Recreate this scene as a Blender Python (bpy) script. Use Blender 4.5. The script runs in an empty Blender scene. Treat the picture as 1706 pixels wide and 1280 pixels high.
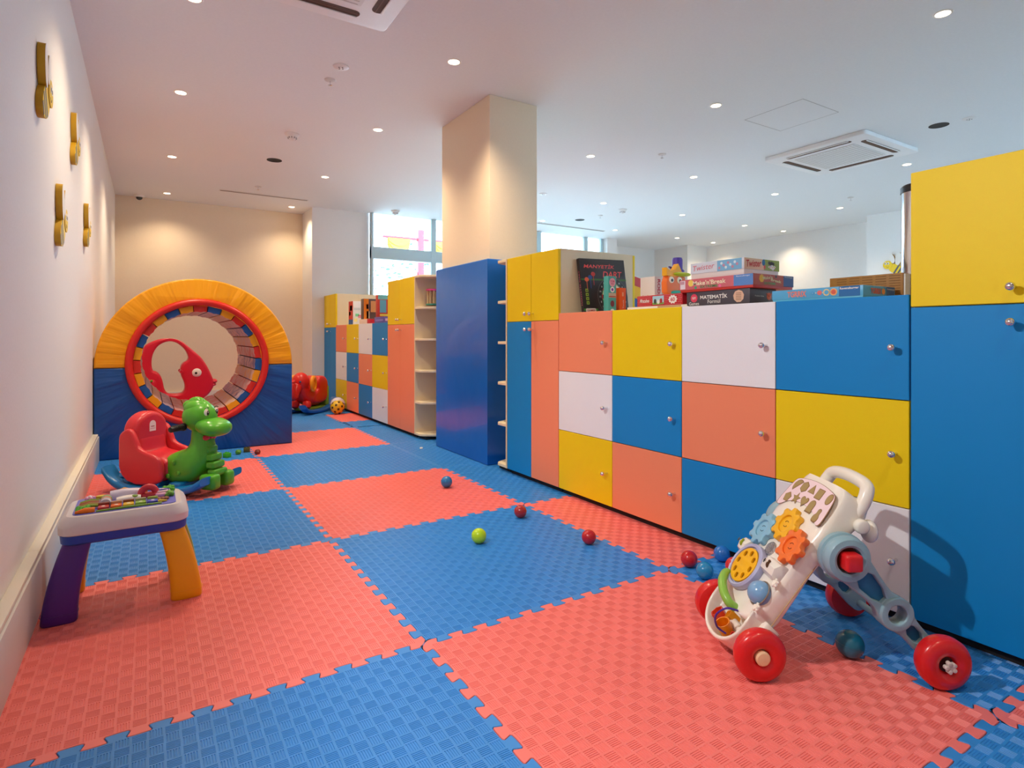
import bpy, bmesh, math, random
from mathutils import Vector, Matrix
random.seed(7)
C = bpy.context.scene.collection
SC = bpy.context.scene
PI = math.pi
# ---------------------------------------------------------------- camera
cd = bpy.data.cameras.new('camera'); cam = bpy.data.objects.new('camera', cd); C.objects.link(cam)
YAW = .5598
cam.location = (-.6719, -1.5493, .8862); cam.rotation_euler = (PI/2, 0, -YAW)
cd.sensor_fit = 'HORIZONTAL'; cd.sensor_width = 36; cd.lens = 968.17*36/1706
cd.shift_y = -(640-558.9)/1706; cd.clip_start = .02
SC.camera = cam
# ---------------------------------------------------------------- world, exposure
SC.view_settings.view_transform = 'Standard'; SC.view_settings.look = 'None'
SC.view_settings.gamma = 1; SC.view_settings.use_curve_mapping = False
SC.view_settings.exposure = 0.40
w = bpy.data.worlds.new('sky'); SC.world = w; w.use_nodes = True
wn = w.node_tree; wn.nodes.clear()
wo = wn.nodes.new('ShaderNodeOutputWorld'); wb = wn.nodes.new('ShaderNodeBackground')
wb.inputs[0].default_value = (.52, .77, 1, 1); wb.inputs[1].default_value = 11.0
wn.links.new(wb.outputs[0], wo.inputs[0])
LAMP_W = 60.0
# lamp on the left wall just above the frame: casts the crisp shadows of the knobs and the walker to the right
ld = bpy.data.lights.new('wall_spotlight', 'SPOT'); ld.energy = 75; ld.color = (1, .97, .93)
ld.spot_size = math.radians(92); ld.spot_blend = .6; ld.shadow_soft_size = .025
lo = bpy.data.objects.new('wall_spotlight', ld); C.objects.link(lo); lo.location = (-.93, -.25, 1.85)
lo.rotation_euler = (Vector((1.15, -.35, .22))-Vector(lo.location)).to_track_quat('-Z', 'Y').to_euler()

# ---------------------------------------------------------------- helpers
def lin(c):
    if isinstance(c, str): c = tuple(int(c[i:i+2], 16)/255 for i in (0, 2, 4))
    return tuple((x/12.92 if x <= .04045 else ((x+.055)/1.055)**2.4) for x in c)
MATS = {}
def M(col, rough=.4, metal=0, bump=0, bscale=200, spec=.5, trans=0, emit=0, coat=0, vary=.03, key=None):
    k = key or (col, rough, metal, bump, bscale, spec, trans, emit, coat)
    if k in MATS: return MATS[k]
    m = bpy.data.materials.new('mat_'+str(len(MATS))); m.use_nodes = True
    nt = m.node_tree; p = nt.nodes['Principled BSDF']
    rgb = lin(col)
    n = nt.nodes.new('ShaderNodeTexNoise'); tc = nt.nodes.new('ShaderNodeTexCoord')
    n.inputs['Scale'].default_value = bscale; nt.links.new(tc.outputs['Object'], n.inputs['Vector'])
    if emit:
        p.inputs['Emission Color'].default_value = (*rgb, 1); p.inputs['Emission Strength'].default_value = emit
    hs = nt.nodes.new('ShaderNodeMix'); hs.data_type = 'RGBA'
    hs.inputs[6].default_value = (*[x*(1-vary) for x in rgb], 1); hs.inputs[7].default_value = (*[min(1, x*(1+vary)) for x in rgb], 1)
    nt.links.new(n.outputs[0], hs.inputs[0]); nt.links.new(hs.outputs[2], p.inputs['Base Color'])
    p.inputs['Roughness'].default_value = rough; p.inputs['Metallic'].default_value = metal
    p.inputs['Specular IOR Level'].default_value = spec; p.inputs['Transmission Weight'].default_value = trans
    p.inputs['Coat Weight'].default_value = coat
    if bump:
        b = nt.nodes.new('ShaderNodeBump'); b.inputs['Distance'].default_value = bump; b.inputs['Strength'].default_value = 1
        nt.links.new(n.outputs[0], b.inputs['Height']); nt.links.new(b.outputs[0], p.inputs['Normal'])
    MATS[k] = m; return m

def setp(o, label=None, cat=None, group=None, kind=None):
    if label: o['label'] = label
    if cat: o['category'] = cat
    if group: o['group'] = group
    if kind: o['kind'] = kind
    return o
def thing(name, label, cat, loc=(0, 0, 0), rotz=0, group=None):
    o = bpy.data.objects.new(name, None); C.objects.link(o); o.empty_display_size = .05
    o.location = loc; o.rotation_euler = (0, 0, rotz)
    return setp(o, label, cat, group)
def frame(o, x, y, z=None):
    """matrix whose local x,y,z axes are given (z defaults to x cross y)"""
    x = Vector(x).normalized(); y = Vector(y).normalized()
    z = Vector(z).normalized() if z else x.cross(y)
    m = Matrix.Identity(4)
    for i, a in enumerate((x, y, z)):
        for r in range(3): m[r][i] = a[r]
    m.translation = Vector(o); return m
def T(x, y, z): return Matrix.Translation((x, y, z))
def R(a, ax='Z'): return Matrix.Rotation(a, 4, ax)
def S3(x, y, z): return Matrix.Diagonal((x, y, z, 1))
I4 = Matrix.Identity(4)

class B:
    def __init__(s): s.v = []; s.f = []; s.mi = []; s.ms = []
    def mat(s, m):
        if m not in s.ms: s.ms.append(m)
        return s.ms.index(m)
    def add(s, vs, fs, m, mx=I4):
        k = len(s.v); mi = s.mat(m); flip = mx.to_3x3().determinant() < 0
        s.v += [tuple(mx @ Vector(v)) for v in vs]
        for f in fs:
            f = [k+i for i in f]
            if flip: f.reverse()
            s.f.append(f); s.mi.append(mi)
        return s
    def addbm(s, bm, m, mx=I4):
        bm.verts.ensure_lookup_table(); bm.verts.index_update()
        s.add([v.co.copy() for v in bm.verts], [[v.index for v in f.verts] for f in bm.faces], m, mx); bm.free(); return s
    def addmesh(s, me, m, mx=I4):
        return s.add([v.co.copy() for v in me.vertices], [list(p.vertices) for p in me.polygons], m, mx)
    def box(s, lo, hi, m, bev=0, seg=2, mx=I4):
        bm = bmesh.new(); bmesh.ops.create_cube(bm, size=1)
        c = [(a+b)/2 for a, b in zip(lo, hi)]; d = [abs(b-a) for a, b in zip(lo, hi)]
        for v in bm.verts: v.co = Vector((c[0]+v.co.x*d[0], c[1]+v.co.y*d[1], c[2]+v.co.z*d[2]))
        if bev: bmesh.ops.bevel(bm, geom=bm.edges[:], offset=min(bev, min(d)*.49), segments=seg, affect='EDGES', profile=.5)
        return s.addbm(bm, m, mx)
    def lathe(s, prof, m, mx=I4, seg=32, squash=1):
        vs = []; fs = []; n = len(prof)
        for r, z in prof:
            for k in range(seg):
                a = 2*PI*k/seg; vs.append((r*math.cos(a), r*math.sin(a)*squash, z))
        for i in range(n-1):
            for k in range(seg):
                k2 = (k+1) % seg; fs.append([i*seg+k, i*seg+k2, (i+1)*seg+k2, (i+1)*seg+k])
        if prof[0][0] > 1e-6: fs.append(list(range(seg))[::-1])
        if prof[-1][0] > 1e-6: fs.append([(n-1)*seg+k for k in range(seg)])
        return s.add(vs, fs, m, mx)
    def cyl(s, p0, p1, r, m, seg=20, bev=.0, mx=I4, r1=None):
        p0 = Vector(p0); p1 = Vector(p1); d = p1-p0; L = d.length; r1 = r if r1 is None else r1
        q = d.to_track_quat('Z', 'Y').to_matrix().to_4x4(); q.translation = p0
        b = min(bev, L*.45, r*.9)
        prof = [(r, 0), (r1, L)] if not b else [(r-b, 0), (r-b*.3, b*.3), (r, b), (r1, L-b), (r1-b*.3, L-b*.3), (r1-b, L)]
        return s.lathe(prof, m, mx @ q, seg)
    def ball(s, c, r, m, mx=I4, u=24, v=14):
        if not hasattr(r, '__len__'): r = (r, r, r)
        bm = bmesh.new(); bmesh.ops.create_uvsphere(bm, u_segments=u, v_segments=v, radius=1)
        return s.addbm(bm, m, mx @ T(*c) @ S3(*r))
    def tube(s, pts, rad, m, seg=12, closed=False, mx=I4, flat=None, up=None):
        pts = [Vector(p) for p in pts]; n = len(pts); vs = []; fs = []
        rad = rad if hasattr(rad, '__len__') else [rad]*n
        u = None
        for i, p in enumerate(pts):
            a = pts[(i-1) % n] if (closed or i) else p; b = pts[(i+1) % n] if (closed or i < n-1) else p
            t = (b-a).normalized()
            if up is not None: u = (Vector(up)-t*t.dot(Vector(up))).normalized()
            elif u is None: u = t.orthogonal().normalized()
            else: u = (u-t*t.dot(u)).normalized()
            w_ = t.cross(u)
            fl = 1 if flat is None else flat
            for k in range(seg):
                an = 2*PI*k/seg; vs.append(p+(u*math.cos(an)*fl+w_*math.sin(an))*rad[i])
        for i in range(n if closed else n-1):
            j = (i+1) % n
            for k in range(seg):
                k2 = (k+1) % seg; fs.append([i*seg+k, i*seg+k2, j*seg+k2, j*seg+k])
        if not closed: fs.append(list(range(seg))[::-1]); fs.append([(n-1)*seg+k for k in range(seg)])
        return s.add(vs, fs, m, mx)
    def loft(s, secs, m, seg=32, mx=I4, caps=True):
        """secs: (center, U, V, ru, rv, exponent)"""
        vs = []; fs = []
        for c, U, V, ru, rv, e in secs:
            c = Vector(c); U = Vector(U); V = Vector(V)
            for k in range(seg):
                a = 2*PI*k/seg; ca, sa = math.cos(a), math.sin(a)
                vs.append(c+U*ru*math.copysign(abs(ca)**(2/e), ca)+V*rv*math.copysign(abs(sa)**(2/e), sa))
        for i in range(len(secs)-1):
            for k in range(seg):
                k2 = (k+1) % seg; fs.append([i*seg+k, i*seg+k2, (i+1)*seg+k2, (i+1)*seg+k])
        if caps: fs.append(list(range(seg))[::-1]); fs.append([(len(secs)-1)*seg+k for k in range(seg)])
        return s.add(vs, fs, m, mx)
    def shape(s, outs, m, z0=0, z1=.01, bev=0, mx=I4, smooth=False, bres=2):
        """filled 2D outlines (holes allowed) extruded between z0 and z1, rounded by bev; outer size kept"""
        cu = bpy.data.curves.new('c', 'CURVE'); cu.dimensions = '2D'; cu.fill_mode = 'BOTH'
        for o in outs:
            if smooth:
                sp = cu.splines.new('NURBS'); sp.points.add(len(o)-1); sp.order_u = 3
            else: sp = cu.splines.new('POLY'); sp.points.add(len(o)-1)
            for i, p in enumerate(o): sp.points[i].co = (p[0], p[1], 0, 1)
            sp.use_cyclic_u = True; sp.resolution_u = 4
        cu.extrude = max((z1-z0)/2-bev, 1e-5); cu.bevel_depth = bev; cu.offset = -bev; cu.bevel_resolution = bres
        ob = bpy.data.objects.new('c', cu); me = bpy.data.meshes.new_from_object(ob)
        bm = bmesh.new(); bm.from_mesh(me); bmesh.ops.remove_doubles(bm, verts=bm.verts[:], dist=1e-5)
        bmesh.ops.recalc_face_normals(bm, faces=bm.faces[:])
        s.addbm(bm, m, mx @ T(0, 0, (z0+z1)/2))
        bpy.data.objects.remove(ob); bpy.data.curves.remove(cu); bpy.data.meshes.remove(me); return s
    def text(s, txt, m, mx, w_=None, h=None, depth=.0006, shear=0, sp=1, bold=0):
        """text centred at mx origin, fitted in width w_ and height h"""
        cu = bpy.data.curves.new('t', 'FONT'); cu.body = txt; cu.size = 1; cu.extrude = 0; cu.shear = shear; cu.space_character = sp; cu.resolution_u = 3
        cu.offset = bold
        cu.align_x = 'CENTER'
        ob = bpy.data.objects.new('t', cu); me = bpy.data.meshes.new_from_object(ob)
        if len(me.vertices):
            xs = [v.co.x for v in me.vertices]; ys = [v.co.y for v in me.vertices]
            W = max(xs)-min(xs); H = max(ys)-min(ys)
            sx = (w_/W) if w_ else h/H; sy = (h/H) if h else sx
            mm = mx @ S3(sx, sy, 1) @ T(-(max(xs)+min(xs))/2, -(max(ys)+min(ys))/2, depth)
            s.addmesh(me, m, mm)
        bpy.data.objects.remove(ob); bpy.data.curves.remove(cu); bpy.data.meshes.remove(me); return s
    def mesh(s, name):
        me = bpy.data.meshes.new(name); me.from_pydata(s.v, [], s.f)
        for m in s.ms: me.materials.append(m)
        me.polygons.foreach_set('material_index', s.mi)
        me.validate(); me.update(); return me
    def obj(s, name, parent=None, angle=35, sub=0, smooth=True, label=None):
        me = s.mesh(name)
        if smooth: me.shade_smooth(); me.set_sharp_from_angle(angle=math.radians(angle))
        o = bpy.data.objects.new(name, me); C.objects.link(o); o.parent = parent
        if sub:
            md = o.modifiers.new('s', 'SUBSURF'); md.levels = sub; md.render_levels = sub
        if label: o['label'] = label
        return o
def kids(o): return [c for c in C.objects if c.parent == o]
def copy_tree(o, parent=None):
    c = o.copy(); C.objects.link(c); c.parent = parent
    for ch in kids(o): copy_tree(ch, c)
    return c
def struct(name, b, **k): o = b.obj(name, **k); o['kind'] = 'structure'; return o
def circ(cx, cy, r, n=32, r2=None, a0=0, a1=2*PI):
    r2 = r2 or r
    full = abs(a1-a0-2*PI) < 1e-6
    return [(cx+r*math.cos(a0+(a1-a0)*k/(n if full else n-1)), cy+r2*math.sin(a0+(a1-a0)*k/(n if full else n-1))) for k in range(n)]
def rrect(x0, y0, x1, y1, r, n=5):
    o = []
    for cx, cy, a in ((x1-r, y1-r, 0), (x0+r, y1-r, PI/2), (x0+r, y0+r, PI), (x1-r, y0+r, 1.5*PI)):
        o += [(cx+r*math.cos(a+PI/2*k/n), cy+r*math.sin(a+PI/2*k/n)) for k in range(n+1)]
    return o
def chaikin(p, n=2):
    for _ in range(n):
        q = []
        for i in range(len(p)):
            a = p[i]; b = p[(i+1) % len(p)]
            q += [(a[0]*.75+b[0]*.25, a[1]*.75+b[1]*.25), (a[0]*.25+b[0]*.75, a[1]*.25+b[1]*.75)]
        p = q
    return p
def smoothpath(p, n=8):
    p = [Vector(a) for a in p]; out = []
    q = [p[0]*2-p[1]]+p+[p[-1]*2-p[-2]]
    for i in range(1, len(q)-2):
        for k in range(n):
            t = k/n; a, b, c, d = q[i-1:i+3]
            out.append(.5*((2*b)+(-a+c)*t+(2*a-5*b+4*c-d)*t*t+(-a+3*b-3*c+d)*t**3))
    out.append(p[-1]); return out

# ---------------------------------------------------------------- colours
WHITE = M('f2f1ec', .45); CREAM = M('ecd8b2', .5, bump=.0002)
PAINT = M('f1efeb', .75, bump=.0006, bscale=90); CEIL = M('eceeee', .85, bump=.0004, bscale=60)
CAB = {'y': M('f2d200', .5, spec=.35, bump=.00015, bscale=350), 'b': M('0087d0', .5, spec=.35, bump=.00015, bscale=350),
       's': M('f5906a', .5, spec=.35, bump=.00015, bscale=350), 'w': M('eef0f5', .5, spec=.35, bump=.00015, bscale=350)}
CHROME = M('e8e8ea', .12, 1); BLACK = M('111113', .4); DARK = M('1c1a1b', .7)
def mat_foam(col):
    m = M(col, .4, key='foam'+col, vary=.04, bscale=6)
    return m
FOAM = {'r': mat_foam('f37a74'), 'b': mat_foam('338bda')}

# ---------------------------------------------------------------- room shell
H = 2.55
holes = [(.346, 4.325), (4.638, .556), (4.602, 5.026)]
b = B(); b.shape([[(-1.3, -3.7), (8.6, -3.7), (8.6, 6.8), (5.99, 6.8), (5.99, 6.19), (1.88, 6.19), (1.88, 6.95), (-1.3, 6.95)]]+[circ(x, y, .062, 28) for x, y in holes], CEIL, H, H+.02)
struct('ceiling', b, smooth=False)
b = B(); b.box((-1.3, -3.7, -.06), (8.6, 7.1, -.02), M('b4b8be', .5)); struct('floor', b)
b = B(); b.box((-1.15, -3.7, -.02), (-1, 7.1, H), PAINT); struct('wall_left', b)
CRP = M('f4e2c6', .75, bump=.0006, bscale=90)
b = B(); b.box((-1, 6.75, -.02), (1.9, 6.95, H), CRP); b.box((1.13, 6.2, -.02), (1.885, 6.75, H), PAINT)
struct('wall_back', b)
b = B(); b.box((5.98, 6.0, -.02), (6.2, 6.75, H), PAINT); b.box((6.2, 6.6, -.02), (8.6, 6.8, H), PAINT); b.box((7.72, 5.78, -.02), (8.6, 6.6, H), PAINT)
b.box((8.25, -3.7, -.02), (8.6, 5.78, H), PAINT); b.box((7.8, -3.7, -.02), (8.25, 2.68, H), PAINT)
struct('wall_right', b)
b = B()   # unseen wall behind the camera, large openings added to let daylight in
b.box((-1, -3.7, -.02), (-.6, -3.5, H), PAINT); b.box((-.6, -3.7, 2.3), (7.8, -3.5, H), PAINT); b.box((-.6, -3.7, -.02), (7.8, -3.5, 1.2), PAINT)
for x in (1.6, 4.2, 6.6): b.box((x, -3.7, 1.2), (x+.35, -3.5, 2.3), PAINT)
b.box((-.6, -3.7, 1.2), (4.2, -3.5, 2.3), PAINT)
struct('wall_front', b)
b = B(); b.box((1.323, 1.925, -.0), (1.72, 2.69, H), CRP, .004); struct('wall_pillar', b)
# baseboard with paler ledge and joints
SK = M('d8d6d2', .45); b = B()
for y0, y1 in ((-3.5, .18), (.182, .86), (.862, 2.05), (2.052, 3.4), (3.402, 6.75)):
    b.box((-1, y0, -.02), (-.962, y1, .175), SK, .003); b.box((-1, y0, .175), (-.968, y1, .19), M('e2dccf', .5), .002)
struct('baseboard_left', b)
b = B(); b.box((-.96, 6.71, -.02), (1.13, 6.75, .19), SK, .003); b.box((1.09, 6.16, -.02), (1.885, 6.2, .19), SK, .003); struct('baseboard_back', b)
# windows
TEAL = M('c0d8de', .4)
def glassmat():
    m = bpy.data.materials.new('pane_glass'); m.use_nodes = True; nt = m.node_tree; nt.nodes.clear()
    o = nt.nodes.new('ShaderNodeOutputMaterial'); mx = nt.nodes.new('ShaderNodeMixShader')
    t = nt.nodes.new('ShaderNodeBsdfTransparent'); t.inputs[0].default_value = (.96, .98, .98, 1); g = nt.nodes.new('ShaderNodeBsdfGlossy'); g.inputs[1].default_value = .02
    f = nt.nodes.new('ShaderNodeFresnel'); f.inputs[0].default_value = 1.3
    nt.links.new(f.outputs[0], mx.inputs[0]); nt.links.new(t.outputs[0], mx.inputs[1]); nt.links.new(g.outputs[0], mx.inputs[2]); nt.links.new(mx.outputs[0], o.inputs[0]); return m
GL = glassmat()
def window(n, y, x0, x1, mull, trans, zb, zt=H, out=1):
    b = B(); th = .09
    b.box((x0, y, zb), (x1, y+th, zb+.08), TEAL, .004)
    for x, w_ in mull: b.box((x-w_/2, y, zb), (x+w_/2, y+th, zt), TEAL, .004)
    for z0, z1, xa, xb in trans: b.box((xa, y+.005, z0), (xb, y+th-.005, z1), TEAL, .004)
    o = struct('window_%d' % n, b)
    g = B(); g.box((x0, y+.04, zb+.02), (x1, y+.05, zt), GL); g.obj('pane', o)
    s = B(); s.box((x0, y-.02, -.02), (x1, y+th+.08, zb), PAINT); s.obj('sill', o)
window(1, 6.1, 1.885, 5.98, [(1.90, .03), (2.80, .075), (3.85, .075), (4.63, .1), (5.60, .075), (5.95, .05)],
       [(1.93, 2.09, 1.885, 3.9), (1.3, 1.36, 3.85, 5.98)], .25)
window(2, -3.6, 4.2, 7.8, [(x, .06) for x in (4.6, 5.6, 6.55, 7.0, 7.77)], [(2.24, 2.3, 4.2, 7.8)], 1.2, 2.3)  # unseen window, added behind the camera to bring in more daylight

# ---------------------------------------------------------------- foam mats
def edge_pts(n=12, p=1/12):
    a = .0125; f = .0045; out = []; hp = p/2
    for i in range(n):
        s0 = i*p
        for (s, v) in ((0, 0), (-f*.75, a*.7), (-f*.2, a), (hp*.25, a*1.08), (hp*.75, a*1.08), (hp+f*.2, a), (hp+f*.75, a*.7),
                       (hp, 0), (hp-f*.75, -a*.7), (hp-f*.2, -a), (hp*1.25, -a*1.08), (hp*1.75, -a*1.08), (p+f*.2, -a), (p+f*.75, -a*.7)):
            if (i == 0 and s < .0) : continue
            if i == n-1 and (s > p*.9): continue
            out.append((s0+s, v))
    return out
EP = edge_pts()
def mat_outline(x0, y0, x1, y1, straight=''):
    """edges: bottom (y0), right (x1), top (y1), left (x0); wave shared with neighbours"""
    def clip(lo, L): return [q for q in EP if q[0] < L-.004]
    o = []
    lx = x1-x0; ly = y1-y0
    bt = [(0, 0)] if 'B' in straight else clip(0, lx)
    o += [(x0+s, y0+v) for s, v in bt]
    rt = [(0, 0)] if 'R' in straight else clip(0, ly)
    o += [(x1+v, y0+s) for s, v in rt]
    tp = [(0, 0)] if 'T' in straight else clip(0, lx)
    if 'T' in straight: o += [(x1, y1)]
    else: o += [(x1, y1)]+[(x0+s, y1+v) for s, v in tp if s > .0][::-1]
    lf = [] if 'L' in straight else clip(0, ly)
    o += [(x0, y1)]+[(x0+v, y0+s) for s, v in lf if s > .0][::-1]
    return o
def tread(lx, ly, c=.03125):
    """basket-weave top: square cells of five grooves, turned by 90 degrees from cell to cell; returns verts, faces and the covered rectangle"""
    nx = int((lx-.5*c)/c); ny = int((ly-.5*c)/c); ox = (lx-nx*c)/2; oy = (ly-ny*c)/2
    prof = [(.07, 0)]
    for g in range(5):
        u = .095+.172*g
        prof += [(u, 0), (u+.026, -.0013), (u+.068, -.0013), (u+.094, 0)]
    prof.append((.93, 0)); n = len(prof); vs = []; fs = []
    for i in range(nx):
        for j in range(ny):
            k = len(vs); X = ox+i*c; Y = oy+j*c; sw = (i+j) % 2
            pts = [(t, e, z) for e in (.07, .93) for t, z in prof]+[(0, 0, 0), (1, 0, 0), (1, 1, 0), (0, 1, 0)]
            vs += [(X+(e if sw else t)*c, Y+(t if sw else e)*c, z) for t, e, z in pts]
            q = [[k+a, k+a+1, k+n+a+1, k+n+a] for a in range(n-1)]
            for g in range(5):
                a = 1+4*g; q += [[k+a+3, k+a+2, k+a+1, k+a], [k+n+a, k+n+a+1, k+n+a+2, k+n+a+3]]
            A, B_, C_, D = k+2*n, k+2*n+1, k+2*n+2, k+2*n+3
            q += [[A, B_, k+n-1, k], [D, k+n, k+2*n-1, C_][::1], [A, k, k+n, D], [k+n-1, B_, C_, k+2*n-1]]
            if sw: q = [f[::-1] for f in q]
            fs += q
    return vs, fs, (ox, oy, ox+nx*c, oy+ny*c)
MATMESH = {}
def foam_mesh(lx, ly, straight):
    key = (round(lx, 3), round(ly, 3), straight)
    if key in MATMESH: return MATMESH[key]
    out = mat_outline(0, 0, lx, ly, straight)
    n = len(out); area = sum(out[i][0]*out[(i+1) % n][1]-out[(i+1) % n][0]*out[i][1] for i in range(n))
    if area < 0: out.reverse()
    nor = []
    for i in range(n):
        a = Vector(out[i-1]); c = Vector(out[i]); d = Vector(out[(i+1) % n])
        e1 = (c-a); e2 = (d-c)
        if e1.length < 1e-7 or e2.length < 1e-7: nor.append(Vector((0, 0))); continue
        e1.normalize(); e2.normalize(); q = Vector((e1.y+e2.y, -e1.x-e2.x))
        nor.append(q.normalized() if q.length > 1e-5 else Vector((e1.y, -e1.x)))
    rings = []
    for off, z in ((.0006, -.0199), (.0006, -.0030), (.0010, -.0010), (.0021, 0)):
        rings.append([(p[0]-m.x*off, p[1]-m.y*off, z) for p, m in zip(out, nor)])
    b = B(); vs = sum(rings, []); fs = []
    for r in range(3):
        for i in range(n): j = (i+1) % n; fs.append([r*n+i, r*n+j, (r+1)*n+j, (r+1)*n+i])
    b.add(vs, fs, FOAM['r'])
    tv, tf, (ax, ay, bx_, by) = tread(lx, ly)
    bm = bmesh.new(); bv = [bm.verts.new(p) for p in rings[3]]
    for i in range(n): bm.edges.new((bv[i], bv[(i+1) % n]))
    hv = [bm.verts.new(p) for p in ((ax, ay, 0), (bx_, ay, 0), (bx_, by, 0), (ax, by, 0))]
    for i in range(4): bm.edges.new((hv[i], hv[(i+1) % 4]))
    bmesh.ops.triangle_fill(bm, edges=bm.edges[:], use_beauty=True, use_dissolve=False, normal=(0, 0, 1))
    for f in bm.faces:
        f.normal_update()
        if f.normal.z < 0: f.normal_flip()
    b.addbm(bm, FOAM['r']); b.add(tv, tf, FOAM['r'])
    MATMESH[key] = b.mesh('foam_mat'); return MATMESH[key]
def foam_mat(x0, y0, x1, y1, col, label, straight=''):
    o = bpy.data.objects.new('foam_mat', foam_mesh(x1-x0, y1-y0, straight)); C.objects.link(o); o.location = (x0, y0, 0)
    o.material_slots[0].link = 'OBJECT'; o.material_slots[0].material = FOAM[col]
    cn = 'salmon red' if col == 'r' else 'blue'
    setp(o, cn+' foam mat '+label, 'foam mat', 'interlocking foam floor mats')
for a in [
    (-1, -2, 0, -1, 'r', 'beside the left wall, below the camera', 'L'),
    (-1, -1, 0, 0, 'b', 'in the bottom left corner, in front of the activity table', 'L'),
    (-1, 0, 0, 1, 'r', 'under the activity table legs by the left wall', 'L'),
    (-1, 1, 0, 2, 'b', 'between the activity table and the dinosaur rocker', 'L'),
    (-1, 2, 0, 3, 'r', 'under the dinosaur rocker beside the left wall', 'L'),
    (-1, 3, 0, 4, 'b', 'under the front left of the tunnel', 'L'),
    (-1, 4, 0, 5, 'r', 'under the back of the tunnel', 'L'),
    (-1, 5, 0, 6, 'r', 'under the fish ride-on', 'L'),
    (-1, 6, 0, 6.7, 'b', 'against the back wall behind the tunnel', 'LT'),
    (0, -2, 1, -1, 'b', 'at the very bottom right of the view', ''),
    (0, -1, 1, 0, 'r', 'under the near front wheel of the white push walker', ''),
    (0, 0, 1, 1, 'b', 'with the yellow-green ball lying on it', ''),
    (0, 1, 1, 2, 'r', 'with the blue ball near its far corner', ''),
    (0, 2, 1, 3, 'b', 'right of the tiny toy blocks', ''),
    (0, 3, 1, 4, 'r', 'by the front right corner of the tunnel', ''),
    (0, 4, 1, 5, 'b', 'between the tunnel and the elephant rocker', ''),
    (0, 5, 1, 6, 'b', 'under the elephant rocker', ''),
    (0, 6, 1, 6.7, 'r', 'against the back wall behind the elephant rocker', 'T'),
    (1, -2, 2, -1, 'r', 'in the bottom right corner beyond the walker rear wheel', 'R'),
    (1, -1, 2, 0, 'b', 'under the rear wheels of the white push walker', 'R'),
    (1, 0, 2, 1, 'r', 'along the near locker bank, behind the red balls', 'R'),
    (1, 1, 2, 2, 'b', 'before the tall cabinet with blue and salmon lower doors', 'R'),
    (1, 2, 2, 3, 'b', 'in front of the blue pillar padding', 'R'),
    (1, 3, 2, 4, 'b', 'before the far tall cabinet with salmon doors', 'R'),
    (1, 4, 2, 4.4, 'b', 'cut to a narrow strip at the far locker bank', 'R'),
    (1, 4.4, 2, 5.04, 'r', 'cut short beside the yellow holed ball', 'R'),
    (1, 5.04, 2, 6.1, 'b', 'below the farthest tall cabinet', 'RT')]:
    x0, y0, x1, y1, c, l, st = a
    foam_mat(x0, y0, x1, y1, c, l, st)

# ---------------------------------------------------------------- cabinets (local: front at x=0 facing -x, y along, z up)
def knob(parent, y, z):
    b = B(); mx = frame((0, y, z), (0, 1, 0), (0, 0, 1), (-1, 0, 0)) if False else T(0, y, z) @ R(-PI/2, 'Y')
    b.lathe([(.0055, 0), (.004, .006), (.004, .018), (.008, .022), (.0115, .029), (.0115, .033), (.009, .038), (.004, .0405), (0.0001, .041)], CHROME, mx, 20)
    return b.obj('knob', parent, 60)
def door(parent, y0, y1, z0, z1, c, ky, kz, kn=True):
    b = B(); g = .0015
    b.box((0, y0+g, z0+g), (.018, y1-g, z1-g), CAB[c], .0015, 1)
    o = b.obj('door', parent)
    cn = {'y': 'yellow', 'b': 'blue', 's': 'salmon', 'w': 'white'}[c]; o['label'] = cn+' door'
    if kn: knob(o, ky, kz)
    return o
DEP = .293; ZR = [.03, .358, .687, 1.0114]
def bank(label, loc, rotz, wcol, rows):
    t = thing('locker_bank', label, 'cabinet', loc, rotz)
    W = wcol*4; b = B()
    b.box((.0185, .001, .03), (DEP, W-.001, 1.0095), CREAM); b.obj('body', t)
    p = B(); p.box((.03, .004, .0), (DEP-.005, W-.004, .0295), DARK); p.obj('plinth', t)
    for r in range(3):
        for k in range(4):      # k from low y
            door(t, k*wcol, (k+1)*wcol, ZR[r], ZR[r+1], rows[2-r][3-k], k*wcol+.037, (ZR[r]+ZR[r+1])/2)
    return t
ROWS = ['sywb', 'wbsy', 'ysbw']
bank('nearest low bank of twelve square lockers in yellow, white, blue and salmon', (1.283, -.697, 0), 0, .4435, ROWS)
bank('far low bank of twelve coloured lockers between tall cabinets beyond the pillar', (1.283, 3.825, 0), 0, .4535, ROWS)
bank('low locker bank back to back behind the nearest one, board games on top', (1.869, 1.077, 0), PI, .4435, ROWS)
bank('low locker bank back to back behind the far one', (1.869, 5.639, 0), PI, .4535, ROWS)
def tall(label, loc, rotz, W, up, low, H2=1.378, split=.971):
    t = thing('tall_cabinet', label, 'cabinet', loc, rotz); b = B()
    b.box((.0185, .001, .03), (DEP, W-.001, H2), CREAM, .001, 1); b.obj('body', t)
    p = B(); p.box((.03, .004, 0), (DEP-.005, W-.004, .0295), DARK); p.obj('plinth', t)
    h = W/2
    door(t, 0, h, split, H2, up[1], h-.025, split+.045); door(t, h, W, split, H2, up[0], h+.025, split+.045)
    door(t, 0, h, .03, split, low[1], h-.025, split-.05); door(t, h, W, .03, split, low[0], h+.025, split-.05)
    return t
t = tall('tall cabinet beside the blue pillar padding, yellow above with blue and salmon doors below', (1.283, 1.079, 0), 0, .55, 'yy', 'bs')
tall('tall cabinet with cream side and yellow upper doors, behind the one by the pillar padding', (1.869, 1.629, 0), PI, .55, 'yy', 'sb')
tall('tall cabinet at the right edge, dark yellow door above a blue door', (1.283, -1.249, 0), 0, .55, 'yy', 'bb')
tall('tall cabinet behind the one at the right edge', (1.869, -.699, 0), PI, .55, 'yy', 'bb')
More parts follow.
